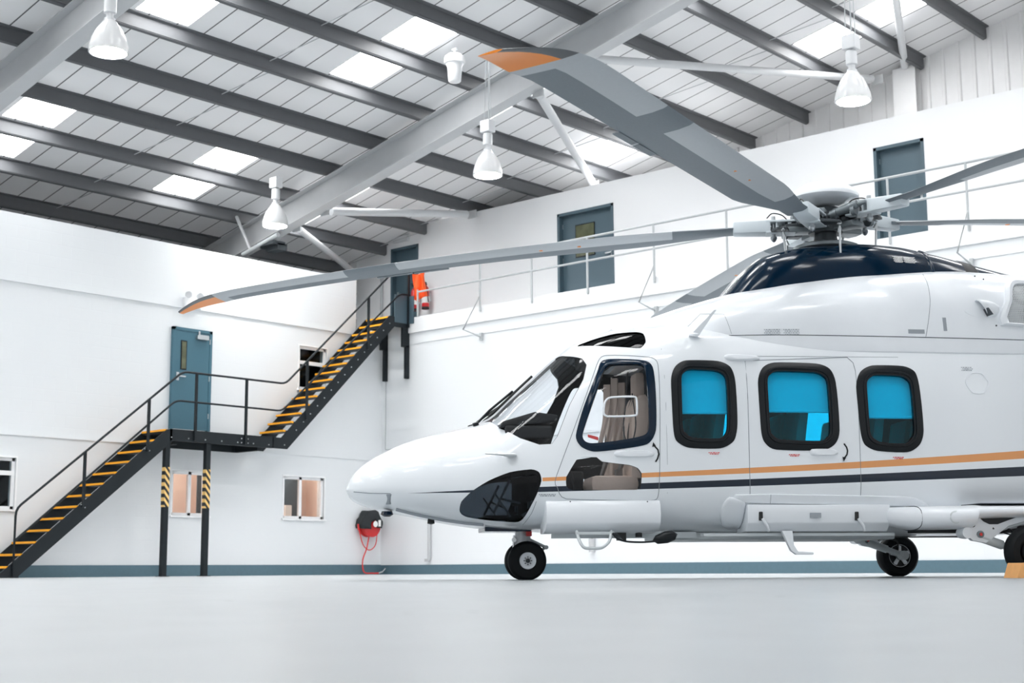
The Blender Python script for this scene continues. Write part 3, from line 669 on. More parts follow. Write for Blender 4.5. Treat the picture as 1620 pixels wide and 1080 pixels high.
def implicit(T,P):
    P=np.asarray(P,float).reshape(-1,3);q=pchip(T,P[:,0]);zt,zb,w,zm,nu,nl=q.T
    dz=P[:,2]-zm;up=dz>0;h=np.where(up,zt-zm,zm-zb);n=np.where(up,nu,nl)
    return (np.abs(P[:,1])/w)**n+(np.abs(dz)/h)**n-1
def snormal(T,P,e=.003):
    P=np.asarray(P,float).reshape(-1,3);g=np.zeros_like(P)
    for k in range(3):
        d=np.zeros(3);d[k]=e;g[:,k]=implicit(T,P+d)-implicit(T,P-d)
    return g/np.maximum(np.linalg.norm(g,axis=1,keepdims=True),1e-9)
def side(T,x,z,s=-1):
    x=np.atleast_1d(x).astype(float);z=np.atleast_1d(z).astype(float);q=pchip(T,x);zt,zb,w,zm,nu,nl=q.T
    dz=z-zm;up=dz>0;h=np.where(up,zt-zm,zm-zb);n=np.where(up,nu,nl)
    r=np.clip(1-(np.abs(dz)/h)**n,1e-4,1)
    return np.stack([x,s*w*r**(1/n),z],1)
def sect(T, x, nth):
    zt, zb, w, zm, nu, nl = pchip(T, x)[0]; ph = np.linspace(0, 2*PI, nth, endpoint=False); c, s_ = np.cos(ph), np.sin(ph)
    n = np.where(s_ > 0, nu, nl); h = np.where(s_ > 0, zt-zm, zm-zb); r = (np.abs(c)**n+np.abs(s_)**n)**(-1/n)
    return np.stack([np.full(nth, x), w*c*r, zm+h*s_*r], 1)
def loft(T, xs, nth, off=0.0):
    R_ = [sect(T, x, nth) for x in xs]; P = np.concatenate(R_)
    if off: P = P+snormal(T, P)*off
    m = len(xs); vs = [tuple(p) for p in P]; fs = []
    for i in range(m-1):
        for k in range(nth): fs.append((i*nth+k, (i+1)*nth+k, (i+1)*nth+(k+1) % nth, i*nth+(k+1) % nth))
    a = P[:nth].mean(0); b = P[-nth:].mean(0); vs += [tuple(a), tuple(b)]; na = len(vs)-2
    for k in range(nth): fs.append((na, k, (k+1) % nth)); fs.append((na+1, (m-1)*nth+(k+1) % nth, (m-1)*nth+k))
    return vs, fs
def raw(name, vs, fs, flip=False):
    me = bpy.data.meshes.new(name); me.from_pydata(vs, [], [f[::-1] for f in fs] if flip else fs)
    return me
def rpoly(P, n=8, t=.35):
    # smooth closed outline through corner points (Catmull-Rom), resampled
    P = [np.array(p, float) for p in P]; out = []; m = len(P)
    for i in range(m):
        a, b, c, d = P[i-1], P[i], P[(i+1) % m], P[(i+2) % m]
        for k in range(n):
            s_ = k/n; m1 = (c-a)*t; m2 = (d-b)*t
            out.append((2*s_**3-3*s_**2+1)*b+(s_**3-2*s_**2+s_)*m1+(-2*s_**3+3*s_**2)*c+(s_**3-s_**2)*m2)
    return out
def grow(P, d):
    c = sum(P)/len(P); return [c+(p-c)*(1+d/np.linalg.norm(p-c)) for p in P]
def on(T, P, off=0.0, s_=-1):
    P = np.array([(p[0], p[1]) for p in P]); S = side(T, P[:, 0], P[:, 1], s_); return S+snormal(T, S)*off
def patch(T, P, hs, thick_in=-.01, s_=-1, rings=5):
    # raised panel following the surface: hs = list of (inset fraction, offset)
    P = [np.array(p, float) for p in P]; c = sum(P)/len(P); mb = MB(); n = len(P); levels = []
    for fr, off in hs: levels.append(on(T, [c+(p-c)*(1-fr) for p in P], off, s_))
    for k in range(1, rings): levels.append(on(T, [c+(p-c)*(1-hs[-1][0])*(1-k/rings) for p in P], hs[-1][1], s_))
    vs = [tuple(p) for L in levels for p in L]+[tuple(on(T, [c], hs[-1][1], s_)[0])]; fs = []
    for i in range(len(levels)-1):
        for k in range(n): fs.append((i*n+k, i*n+(k+1) % n, (i+1)*n+(k+1) % n, (i+1)*n+k))
    b = (len(levels)-1)*n
    for k in range(n): fs.append((b+k, b+(k+1) % n, len(vs)-1))
    return mb.add(vs, fs)
def ring(T, Po, Pi, prof, s_=-1):
    mb = MB(); n = len(Po); L = [on(T, [o*(1-t)+i*t for o, i in zip(Po, Pi)], off, s_) for t, off in prof]
    vs = [tuple(p) for l in L for p in l]; m = len(L); fs = []
    for i in range(m):
        j = (i+1) % m
        for k in range(n): fs.append((i*n+k, i*n+(k+1) % n, j*n+(k+1) % n, j*n+k))
    return mb.add(vs, fs)
def line(T, P, r=.0028, off=.0, s_=-1, closed=False, sub=6):
    Q = []
    m = len(P)
    for i in range(m if closed else m-1):
        a, b = np.array(P[i], float), np.array(P[(i+1) % m], float)
        for k in range(sub): Q.append(a+(b-a)*k/sub)
    if not closed: Q.append(np.array(P[-1], float))
    return MB().tube([tuple(p) for p in on(T, Q, off, s_)], r, 5, closed=closed, up=(0, 1, 0))

# ------------------------------------------------------------------ helicopter
HX_, HY_ = 0.1141*math.cos(YAW)+13.9026*math.sin(YAW), -0.1141*math.sin(YAW)+13.9026*math.cos(YAW)
HEL = thing('helicopter', 'white twin engine helicopter with ochre and navy stripes parked in the hangar', 'helicopter', (HX_, HY_, 0), math.radians(41.375+7.32))
OUT = dict(
    w1=[(1.207,1.788),(1.254,1.92),(1.359,1.981),(1.655,1.978),(1.769,1.924),(1.805,1.793),(1.807,1.395),(1.769,1.24),(1.643,1.17),(1.351,1.174),(1.236,1.237),(1.21,1.363)],
    w2=[(2.019,1.777),(2.073,1.916),(2.194,1.97),(2.586,1.966),(2.713,1.918),(2.76,1.786),(2.769,1.344),(2.721,1.216),(2.593,1.157),(2.163,1.161),(2.059,1.224),(2.027,1.339)],
    w3=[(2.953,1.746),(3.008,1.891),(3.133,1.954),(3.428,1.952),(3.537,1.898),(3.564,1.764),(3.576,1.349),(3.532,1.215),(3.413,1.144),(3.122,1.154),(3.004,1.212),(2.968,1.345)],
    door=[(.63,2.0),(.973,1.982),(1.05,1.914),(1.062,1.658),(1.051,1.334),(.968,1.205),(.693,1.157),(.486,1.141),(.375,1.188),(.332,1.286),(.406,1.535),(.548,1.867)])
INN = dict(
    w1=[(1.303,1.8),(1.338,1.872),(1.398,1.896),(1.616,1.886),(1.691,1.857),(1.721,1.78),(1.715,1.395),(1.695,1.308),(1.634,1.262),(1.4,1.266),(1.325,1.306),(1.298,1.381)],
    w2=[(2.109,1.784),(2.145,1.857),(2.22,1.888),(2.563,1.88),(2.65,1.844),(2.68,1.773),(2.678,1.343),(2.645,1.274),(2.572,1.244),(2.214,1.254),(2.138,1.294),(2.111,1.363)],
    w3=[(3.055,1.759),(3.093,1.831),(3.158,1.862),(3.39,1.853),(3.459,1.817),(3.482,1.745),(3.485,1.349),(3.456,1.273),(3.387,1.225),(3.162,1.236),(3.086,1.276),(3.059,1.346)],
    door=[(.664,1.947),(.918,1.946),(.976,1.902),(.989,1.658),(.985,1.351),(.928,1.282),(.694,1.237),(.476,1.216),(.409,1.239),(.394,1.302),(.473,1.534),(.595,1.855)])
LOW = [(.241,.833),(.241,.916),(.333,1.068),(.379,1.091),(.514,1.09),(.562,1.05),(.801,1.02),(.88,.992),(.914,.941),(.908,.834),(.868,.797),(.298,.799)]
SHI = [(-.376,1.471),(-.60,1.50),(-.3,2.0),(.16,2.32),(.29,2.135),(.338,2.085),(.446,2.028),(.472,1.958),(.428,1.813),(.294,1.575),(.17,1.282),(.118,1.213),(.006,1.209),(-.156,1.272),(-.311,1.377)]
CHI = [(-.691,.636),(-.681,.707),(-.592,.796),(-.446,.888),(-.258,.962),(-.071,.986),(.001,.959),(.021,.884),(-.015,.772),(-.065,.661),(-.119,.548),(-.178,.523),(-.417,.542),(-.607,.571),(-.668,.599)]
EYE = [(.445,2.181),(.604,2.245),(.785,2.287),(.968,2.289),(1.023,2.263),(1.023,2.176),(.984,2.123),(.925,2.107)]
holes = []
for k in ('w1', 'w2', 'w3', 'door'):
    holes.append((grow(rpoly(INN[k], 4), .012), -1.4, -.5))
holes += [(rpoly(LOW, 2, .2), -1.4, -.5), ([np.array(p) for p in SHI], -1.3, -.045), (rpoly(CHI, 3), -1.3, -.30), (rpoly(EYE, 3, .3), -1.2, -.25)]
def cutter():
    mb = MB()
    for P, y0, y1 in holes:
        for s_ in (1, -1):
            mb.prism([(p[0], p[1]) for p in P], 1, y0*s_, y1*s_)
    me = bpy.data.meshes.new('c'); me.from_pydata(mb.v, [], mb.f); bm = bmesh.new(); bm.from_mesh(me); bmesh.ops.recalc_face_normals(bm, faces=bm.faces); bm.to_mesh(me); bm.free()
    return me
XS = np.concatenate([np.linspace(-1.705, -1.4, 12)[:-1], np.linspace(-1.4, 1.2, 54)[:-1], np.linspace(1.2, 5.2, 34)[:-1], np.linspace(5.2, 10.6, 20)])
def shell(xs, xi, nth, o0, o1):
    v0, f0 = loft(TAB, xs, nth, o0); v1, f1 = loft(TAB, xi, nth, o1)
    me = bpy.data.meshes.new('shell'); me.from_pydata(v0+v1, [], f0+[tuple(len(v0)+i for i in f[::-1]) for f in f1]); return me
def vol_sign(me):
    bm = bmesh.new(); bm.from_mesh(me); v = bm.calc_volume(signed=True); bm.free(); return v
def boolean(me, cut, op):
    a = bpy.data.objects.new('a', me); b = bpy.data.objects.new('b', cut); COL.objects.link(a); COL.objects.link(b)
    m = a.modifiers.new('b', 'BOOLEAN'); m.operation = op; m.object = b; m.solver = 'EXACT'
    bpy.context.view_layer.update(); dg = bpy.context.evaluated_depsgraph_get(); r = bpy.data.meshes.new_from_object(a.evaluated_get(dg))
    bpy.data.objects.remove(a); bpy.data.objects.remove(b); r.materials.clear(); return r
def shade_surface(me, T, in_mat=None, thick=.02):
    # exact surface normals on the skin so the cut edges do not disturb the reflections
    nl = len(me.loops); co = np.zeros(len(me.vertices)*3); me.vertices.foreach_get('co', co); co = co.reshape(-1, 3)
    vn = snormal(T, co); val = implicit(T, co)
    nrm = np.zeros((nl, 3)); npol = len(me.polygons); pc = np.zeros(npol*3); me.polygons.foreach_get('center', pc); pc = pc.reshape(-1, 3)
    pn = np.zeros(npol*3); me.polygons.foreach_get('normal', pn); pn = pn.reshape(-1, 3); cn = snormal(T, pc); dd = (pn*cn).sum(1)
    for p in me.polygons:
        fn = pn[p.index]; d = dd[p.index]
        idx = list(p.loop_indices); vi = list(p.vertices)
        if d > .8: nrm[idx] = vn[vi]
        elif d < -.8: nrm[idx] = -vn[vi]
        else: nrm[idx] = fn
        if in_mat is not None and (d < -.8 or (d < .8 and pc[p.index][0] > -1.3)): p.material_index = 0 if d > .8 else in_mat
        p.use_smooth = True
    me.normals_split_custom_set([tuple(n) for n in nrm])
cut = cutter()
body = shell(XS, [x for x in XS if x > -1.25 and x < 10], 104, 0, -.035)
if vol_sign(body) < 0: body.flip_normals()
body = boolean(body, cut, 'DIFFERENCE')
for m in ('body', 'interior'): body.materials.append(M[m])
shade_surface(body, TAB, 1)
fus = bpy.data.objects.new('fuselage', body); COL.objects.link(fus); fus.parent = HEL
gx = [x for x in XS if -1.0 < x < 4.2]
gl = shell(gx, gx[1:-1], 104, -.010, -.018)
if vol_sign(gl) < 0: gl.flip_normals()
gl = boolean(gl, cut, 'INTERSECT')
# split the glass into one pane per opening
bm = bmesh.new(); bm.from_mesh(gl); seen = set(); panes = []
for f in bm.faces:
    if f in seen: continue
    st_, isl = [f], []
    seen.add(f)
    while st_:
        g = st_.pop(); isl.append(g)
        for e in g.edges:
            for h in e.link_faces:
                if h not in seen: seen.add(h); st_.append(h)
    panes.append([[tuple(v.co) for v in g.verts] for g in isl])
bm.free()
for isl in panes:
    idx = {}; fs = []
    for g in isl: fs.append(tuple(idx.setdefault(v, len(idx)) for v in g))
    vs = list(idx); c = np.mean(np.array(vs), axis=0)
    if len(vs) < 12: continue
    if c[0] > 1.15: nm, mt = 'cabin_window_pane', 'glass_blue'
    elif c[2] < .8: nm, mt = 'chin_window', 'glass_chin'
    elif c[2] < 1.15: nm, mt = 'lower_door_window', 'glass_clear'
    elif c[2] > 2.12: nm, mt = 'eyebrow_window', 'glass_dark'
    elif c[0] < .42: nm, mt = 'windscreen', 'glass_clear'
    else: nm, mt = 'door_window_pane', 'glass_clear'
    me = bpy.data.meshes.new(nm); me.from_pydata(vs, [], fs); me.materials.append(M[mt]); shade_surface(me, TAB)
    o = bpy.data.objects.new(nm, me); COL.objects.link(o); o.parent = HEL
H_ = lambda mb, name, m, parent=HEL, **k: mb.build(name, m, parent, **k)
# window frames with a raised inner lip
for k in ('w1', 'w2', 'w3', 'door'):
    Po, Pi = rpoly(OUT[k], 5), rpoly(INN[k], 5)
    fr = H_(ring(TAB, Po, Pi, [(0, -.004), (0, .004), (.06, .008), (.62, .010), (.70, .012), (1.0, .008), (1.0, -.03), (.9, -.03)]), 'window_frame', 'heli_navy' if k == 'door' else 'trim_black', smooth=.7)
    if k != 'door': H_(ring(TAB, Po, Pi, [(.60, .008), (.66, .020), (.78, .020), (.84, .008)]), 'frame_lip', 'trim_black', fr, smooth=.9)
# windscreen posts and wiper arms
post = [(x, 0.0, float(pchip(TAB, x)[0][0])+.004) for x in np.linspace(-.45, .50, 20)]
H_(MB().sweep(post, [(-.05, -.01), (.05, -.01), (.045, .008), (-.045, .008)]), 'windscreen_post', 'part_white', smooth=.6)
def top_pt(x, y, off=0): # point on the upper skin above (x, y)
    zt, zb, w, zm, nu, nl = pchip(TAB, x)[0]; z = zm+(zt-zm)*max(0, 1-(abs(y)/w)**nu)**(1/nu); p = np.array([[x, y, z]]); return tuple((p+snormal(TAB, p)*off)[0])
for s_, (xa, xb, ya, yb) in ((-1, (-.50, .02, -.30, -.16)), (1, (-.50, .05, .16, .42))):
    w = H_(MB().tube([top_pt(xa, ya, .01), top_pt((xa+xb)/2-.08, (ya+yb)/2, .075), top_pt(xb-.12, yb, .05)], .012, 8).cyl(top_pt(xa, ya, -.01), top_pt(xa, ya, .03), .03, 12), 'wiper_arm', 'trim_black', smooth=.8)
    H_(MB().tube([top_pt(x, ya+(yb-ya)*t*.9+.03, .032) for x, t in ((xa+.14, .2), (xa+.28, .45), (xa+.42, .7), (xb, .95), (xb+.06, 1.0))], .013, 6), 'wiper_blade', 'black', w, smooth=.9)
# cockpit and cabin fittings
H_(MB().box(-.28, .16, -.76, .76, 1.28, 1.40).prism([(-.33, 1.38), (.20, 1.44), (.22, 1.50), (.0, 1.53), (-.30, 1.44)], 1, -.74, .74), 'glareshield', 'interior', bevel=.02)
H_(MB().box(-.05, .05, -.62, .62, .72, 1.34).box(-.05, .55, -.16, .16, .60, 1.02), 'instrument_console', 'interior', bevel=.02)
H_(MB().box(.3, 4.3, -.72, .72, .52, .57).box(-.42, .3, -.42, .42, .575, .595), 'cabin_floor', 'interior')
H_(MB().box(1.13, 1.16, -.90, .90, .57, 2.08), 'cockpit_bulkhead', 'interior')
H_(MB().box(.55, 1.0, -.28, .28, 2.05, 2.22), 'overhead_panel', 'interior', bevel=.03)
for s_ in (-1, 1):
    y = s_*.46
    st_ = H_(MB().box(.52, .98, y-.24, y+.24, .80, .95), 'pilot_seat', 'beige', bevel=.06, smooth=1)
    b = MB(); b.prism([(.90, .92), (1.02, .92), (1.10, 1.62), (1.06, 1.72), (.98, 1.70), (.92, 1.55)], 1, y-.23, y+.23); H_(b, 'seat_back', 'beige', st_, bevel=.035, smooth=1)
    H_(MB().box(.98, 1.07, y-.13, y+.13, 1.70, 1.93), 'headrest', 'beige', st_, bevel=.035, smooth=1)
    H_(MB().box(.60, 1.0, y-.22, y+.22, .58, .80), 'seat_pan', 'interior', st_)
    b = MB()
    for dy in (-.09, .09): b.sweep(spline([(.99, y+dy*.7, 1.72), (.93, y+dy, 1.5), (.90, y+dy*.8, 1.2), (.84, y+dy*.3, 1.0)]), [(-.022, -.004), (.022, -.004), (.022, .004), (-.022, .004)])
    b.box(.80, .86, y-.04, y+.04, .95, 1.02); H_(b, 'harness', 'belt', st_)
    H_(MB().tube(spline([(.38, y, .6), (.40, y, .85), (.34, y, 1.1), (.36, y, 1.22)]), .016, 8).ball((.36, y, 1.25), .035, (1, 1, 1.5)), 'cyclic_stick', 'interior', smooth=1)
    b = MB()
    for dy in (-.11, .11): b.box(-.02, .10, y+dy-.045, y+dy+.045, .66, .80).cyl((.04, y+dy, .66), (-.10, y+dy, .58), .012, 8)
    H_(b, 'rudder_pedals', 'hub_white', smooth=.6)
    H_(MB().cyl((-.35, y*.95, .62), (-.20, y*.95, .92), .012, 8).cyl((-.28, y*.8, .75), (-.12, y*1.2, .70), .010, 8).cyl((-.2, y*1.05, .58), (-.35, y*1.05, .80), .009, 8), 'pedal_linkage', 'hub_white', smooth=.6)
# draped cover and cord by the pilot's door
H_(MB().tube(spline([(.86, -.80, 1.9), (.83, -.84, 1.6), (.80, -.86, 1.35), (.86, -.86, 1.22), (.92, -.84, 1.4), (.9, -.8, 1.7)]), .006, 6), 'headset_cord', 'cord', smooth=1)
b = MB()
for x0, z0, z1 in ((.66, 1.80, 1.22), (.73, 1.86, 1.2), (.80, 1.82, 1.2)): b.sweep(spline([(x0+.04, -.62, z0), (x0+.02, -.66, (z0+z1)/2), (x0-.05, -.68, z1)]), [(-.035, -.01), (.035, -.01), (.03, .012), (-.03, .012)])
H_(b, 'hanging_straps', 'beige_dark', smooth=1)
b = MB(); P = rpoly([(.585, 1.50), (.605, 1.60), (.66, 1.635), (.86, 1.64), (.885, 1.61), (.885, 1.50), (.86, 1.465), (.62, 1.46)], 3)
H_(MB().tube([tuple(p) for p in on(TAB, P, -.002)], .010, 8, closed=True, up=(0, 1, 0)), 'sliding_vent_rim', 'part_white', smooth=1)
H_(patch(TAB, rpoly([(.44, 1.275), (.44, 1.30), (.53, 1.275), (.53, 1.245)], 2, .1), [(0, -.03), (0, -.022)]), 'red_tag', 'red_text')
for i, (x0, x1) in enumerate(((1.27, 1.75), (2.08, 2.71), (3.03, 3.51))):
    z0 = (1.50, 1.52, 1.47)[i]; P = [(x0, z0), (x1, z0), (x1, 1.92), (x0, 1.92)]
    Q = [np.array(a)+(np.array(b_)-np.array(a))*k/4 for a, b_ in zip(P, P[1:]+P[:1]) for k in range(4)]
    bl = H_(patch(TAB, Q, [(0, -.062), (0, -.056)]), 'cabin_blind', 'blind')
    H_(MB().tube([tuple(p) for p in on(TAB, [(x0, z0), (x1, z0)], -.055)], .012, 8), 'blind_rail', 'blind', bl)
for x in (1.45, 2.25, 3.0, 3.75):
    for y in (-.55, 0, .55):
        cs = H_(MB().box(x-.22, x+.22, y-.23, y+.23, .85, 1.0), 'cabin_seat', 'beige_dark', bevel=.05, smooth=1)
        H_(MB().prism([(x+.15, .95), (x+.27, .95), (x+.36, 1.58), (x+.26, 1.60)], 1, y-.22, y+.22), 'seat_back', 'beige_dark', cs, bevel=.04, smooth=1)
H_(MB().box(2.12, 2.50, .2, .7, .57, 1.42), 'cabin_cabinet', 'beige_dark', bevel=.02)
# upper cowlings
def skin(T, name, m, xs, nth=88, parent=HEL):
    v, f = loft(T, xs, nth); me = bpy.data.meshes.new(name); me.from_pydata(v, [], f)
    if vol_sign(me) < 0: me.flip_normals()
    me.materials.append(M[m]); shade_surface(me, T); o = bpy.data.objects.new(name, me); COL.objects.link(o); o.parent = parent; return o
skin(TAB2, 'engine_cowling', 'part_white', np.linspace(.85, 7.8, 90))
skin(TAB3, 'rotor_fairing', 'heli_navy', np.concatenate([np.linspace(1.9, 2.5, 16)[:-1], np.linspace(2.5, 6.8, 50)]))
# seams and panels
def seam(T, P, name='panel_seam', m='seam', r=.0022, closed=False, off=0): return H_(line(T, P, r, off, closed=closed), name, m)
seam(TAB, rpoly([(.557,1.952),(.657,2.044),(1.033,2.013),(1.1,1.938),(1.088,1.311),(1.068,.761),(.993,.703),(.245,.72),(.163,.821),(.155,.928)], 4, .25), 'cockpit_door_seam', closed=True, r=.003)
seam(TAB, [(1.917,1.985),(2.902,2.032),(2.95,1.98),(2.962,1.90),(2.955,.882),(2.953,.722),(2.90,.675),(1.914,.683),(1.908,.965)], 'sliding_door_seam', closed=True, r=.003)
seam(TAB, [(1.15, 2.1), (1.15, .5)], m='seam', r=.0015); seam(TAB, [(1.75, 2.03), (3.4, 2.04)], r=.0018)
seam(TAB2, [(1.05, 2.24), (2.2, 2.245), (3.65, 2.235), (5.3, 2.22)], 'cowling_seam', 'seam_dark', r=.004)
seam(TAB2, [(3.69, 2.24), (3.78, 2.6), (3.83, 2.87), (3.85, 2.92)], 'cowling_joint', 'seam', r=.0025)
seam(TAB2, [(1.36, 2.25), (1.60, 2.48), (1.80, 2.46), (1.84, 2.26)], 'access_panel', 'seam', r=.0016)
seam(TAB, [(3.74, 2.10), (3.73, 2.17), (4.30, 2.15), (4.33, 2.09)], 'baggage_panel', 'seam', closed=True, r=.0015)
seam(TAB, [(-.02, .70), (-.05, .60), (-.10, .50)], m='seam')
seam(TAB, [(-1.64, .82), (-1.5, .80), (-1.31, .79), (-1.31, .70)], 'nose_panel_seam', 'seam', r=.004)
H_(patch(TAB, [(-1.345, .785), (-1.30, .785), (-1.30, .70), (-1.345, .70)], [(0, .0), (0, .003)]), 'nose_panel_strap', 'text')
# door handles and their arrows
for x0, x1, z in ((.689, 1.03, 1.12), (2.49, 2.742, 1.14)):
    P = rpoly([(x0, z-.028), (x0, z+.028), (x1-.05, z+.03), (x1, z+.008), (x1, z-.012), (x1-.05, z-.03)], 3, .3)
    h = H_(patch(TAB, P, [(0, 0), (.06, .018), (.2, .026)]), 'door_handle', 'part_white', smooth=.8)
for pts in ([(1.035, 1.19), (1.066, 1.155), (1.072, 1.115), (1.060, 1.075), (1.042, 1.048)], [(2.806, 1.219), (2.83, 1.185), (2.837, 1.153), (2.83, 1.12), (2.806, 1.089)]):
    b = line(TAB, pts, .008, 0); a = np.array(pts[0] if pts[0][0] < 2 else pts[-1]); s2 = 1 if pts[0][0] < 2 else -1
    b.add([tuple(p) for p in on(TAB, [a+(-.022, -.01*s2), a+(.012, .0), a+(-.012, .035*s2)], .008)], [(0, 1, 2)]); H_(b, 'handle_arrow', 'trim_black', smooth=1, merge=False)
# sliding door top roller, lower rail
H_(patch(TAB, rpoly([(1.73, 2.0), (1.74, 2.04), (2.03, 2.03), (2.06, 2.0), (1.98, 1.985), (1.80, 1.98)], 3, .3), [(0, 0), (.1, .02), (.3, .03)]), 'roller_fairing', 'part_white', smooth=1)
b = MB()
def sec_box(x0, x1, sec, name, m='part_white', n=10, taper=None, par=HEL, bevel=.012):
    xs = np.linspace(x0, x1, n); mb = MB(); k = len(sec); vs = []
    for i, x in enumerate(xs):
        w = pchip(TAB, x)[0][2]-1.10; t = taper(i/(n-1)) if taper else 1
        cz = sum(p[1] for p in sec)/k
        vs += [(x, (p[0]-w) if p[0] < 0 else p[0]+w, cz+(p[1]-cz)*t) for p in sec]
    fs = [(i*k+j, i*k+(j+1) % k, (i+1)*k+(j+1) % k, (i+1)*k+j) for i in range(n-1) for j in range(k)]+[tuple(range(k))[::-1], tuple((n-1)*k+j for j in range(k))]
    return H_(mb.add(vs, fs), name, m, par, bevel=bevel, smooth=.7)
fl = sec_box(.06, 1.08, [(-.8, .705), (-1.075, .705), (-1.105, .66), (-1.12, .58), (-1.10, .50), (-1.03, .44), (-.9, .415), (-.7, .415)], 'float_housing')
for x in (.26, .96): H_(MB().lathe([(0, 0), (.006, 0), (.006, .004), (0, .004)], (x, -1.085, .69), (0, -1, .3), 8), 'fastener', 'seam_dark', fl)
sec_box(1.88, 3.22, [(-.8, .665), (-1.095, .665), (-1.10, .60), (-1.085, .50), (-1.0, .425), (-.7, .41)], 'float_housing')
qp = H_(patch(TAB, rpoly([(1.72,.735),(1.865,.70),(1.872,.60),(1.88,.47),(1.80,.455),(1.70,.50),(1.655,.58),(1.665,.67)], 3, .3), [(0, 0), (.03, .02), (.1, .026)]), 'quarter_panel', 'part_white', smooth=.8)
rl = H_(patch(TAB, rpoly([(1.773,.755),(2.103,.761),(3.38,.742),(3.50,.72),(3.62,.655),(2.88,.672),(2.109,.683),(1.778,.694)], 3, .15), [(0, 0), (.02, .018), (.06, .022)]), 'door_rail', 'part_white', smooth=.8)
seam(TAB, [(2.10, .76), (2.10, .684)], 'rail_joint', 'seam', off=.022)
for x in (2.0, 2.9):
    H_(MB().box(x-.018, x+.018, -1.108, -1.08, .52, .60), 'latch_slot', 'black', bevel=.008)
    H_(MB().tube([(x+.01, -1.11, .54), (x+.05, -1.12, .47), (x+.07, -1.09, .43)], .014, 8), 'latch_lever', 'part_white', smooth=1)
H_(MB().box(2.46, 2.56, -1.112, -1.09, .545, .59), 'step_label', 'text'); 
H_(MB().box(1.3, 3.45, -.62, .62, .36, .43), 'belly_fairing', 'gear_grey', bevel=.02)
H_(MB().box(1.5, 3.3, -.98, -.86, .385, .41).box(.15, 1.5, -.70, -.66, .375, .43), 'belly_strip', 'gear_grey')
H_(MB().box(-.42, .02, -.30, .30, .45, .49), 'radar_plate', 'heli_navy', bevel=.008)
H_(MB().lathe([(0, 0), (.05, 0), (.06, .03), (.03, .05), (0, .05)], (-1.33, -.22, .64), (0, 0, -1), 16), 'belly_camera', 'heli_navy', smooth=.8)
H_(MB().lathe([(0, 0), (.03, 0), (.035, .05), (0, .06)], (-.92, -.25, .575), (0, 0, -1), 14), 'belly_sensor', 'black', smooth=.8)
H_(MB().tube([tuple(p) for p in on(TAB, [(-1.25, .66), (-1.0, .60), (-.8, .56), (-.6, .53), (-.45, .515)], .004)], .022, 6), 'chin_strip', 'text')
# probe, antennas, beacons
p0 = on(TAB, [(-.20, 1.11)], .0)[0]
H_(MB().lathe([(0, 0), (.016, .01), (.02, .06), (.012, .13), (.006, .28), (0, .29)], (p0[0], p0[1]-.05, p0[2]), (-1, 0, .05), 14).box(p0[0]-.08, p0[0], p0[1]-.05, p0[1]+.03, p0[2]-.008, p0[2]+.008), 'pitot_probe', 'steel_bright', smooth=.8)
H_(MB().hexa([(1.44, -.90, 2.24), (1.52, -.90, 2.24), (1.52, -.93, 2.24), (1.44, -.93, 2.24), (1.66, -.95, 2.47), (1.68, -.95, 2.47), (1.68, -.96, 2.47), (1.66, -.96, 2.47)]), 'whip_antenna', 'part_white')
H_(MB().lathe([(0, 0), (.05, 0), (.045, .02), (0, .03)], (1.47, -.915, 2.235), (0, -.4, 1), 14), 'antenna_base', 'part_white', smooth=.8)
# placards: rows of fine printing
def placard(T, x, z, w, rows, m, dz=.016, s_=-1):
    mb = MB()
    for r in range(rows):
        xx = x+(.012*(r % 2)); k = 0
        while xx < x+w:
            l = .01+.014*((k*7+r*3) % 3)/2; q = on(T, [(xx, z-r*dz), (xx+l, z-r*dz), (xx+l, z-r*dz-.008), (xx, z-r*dz-.008)], .003); mb.add([tuple(p) for p in q], [(0, 1, 2, 3)]); xx += l+.006; k += 1
    return H_(mb, 'placard', m, merge=False)
placard(TAB2, 2.14, 2.30, .14, 4, 'text'); placard(TAB2, 2.32, 2.30, .14, 4, 'text')
placard(TAB3, 3.60, 3.12, .09, 6, 'label_white', .012); placard(TAB3, 3.71, 3.12, .12, 6, 'label_white', .012)
H_(patch(TAB2, [(3.52, 2.27), (3.68, 2.27), (3.68, 2.31), (3.52, 2.31)], [(0, 0), (0, .002)]), 'data_plate', 'text')
H_(patch(TAB2, [(3.87, 2.30), (3.905, 2.30), (3.905, 2.43), (3.87, 2.43)], [(0, 0), (0, .002)]), 'vent_slot', 'text')
for x, z in ((1.53, 1.135), (2.28, 1.12), (3.27, 1.10)): placard(TAB, x, z, .09, 2, 'red_text', .012)
placard(TAB, .0, .765, .15, 2, 'text', .012); placard(TAB, 4.0, 1.95, .10, 3, 'text', .014)
H_(ring(TAB, rpoly([(4.02, 1.80), (4.08, 1.90), (4.20, 1.90), (4.26, 1.80), (4.20, 1.70), (4.08, 1.70)], 4), rpoly([(4.035, 1.80), (4.09, 1.885), (4.19, 1.885), (4.245, 1.80), (4.19, 1.715), (4.09, 1.715)], 4), [(0, 0), (0, .006), (1, .006), (1, 0)]), 'filler_cap_ring', 'part_white', smooth=.7)
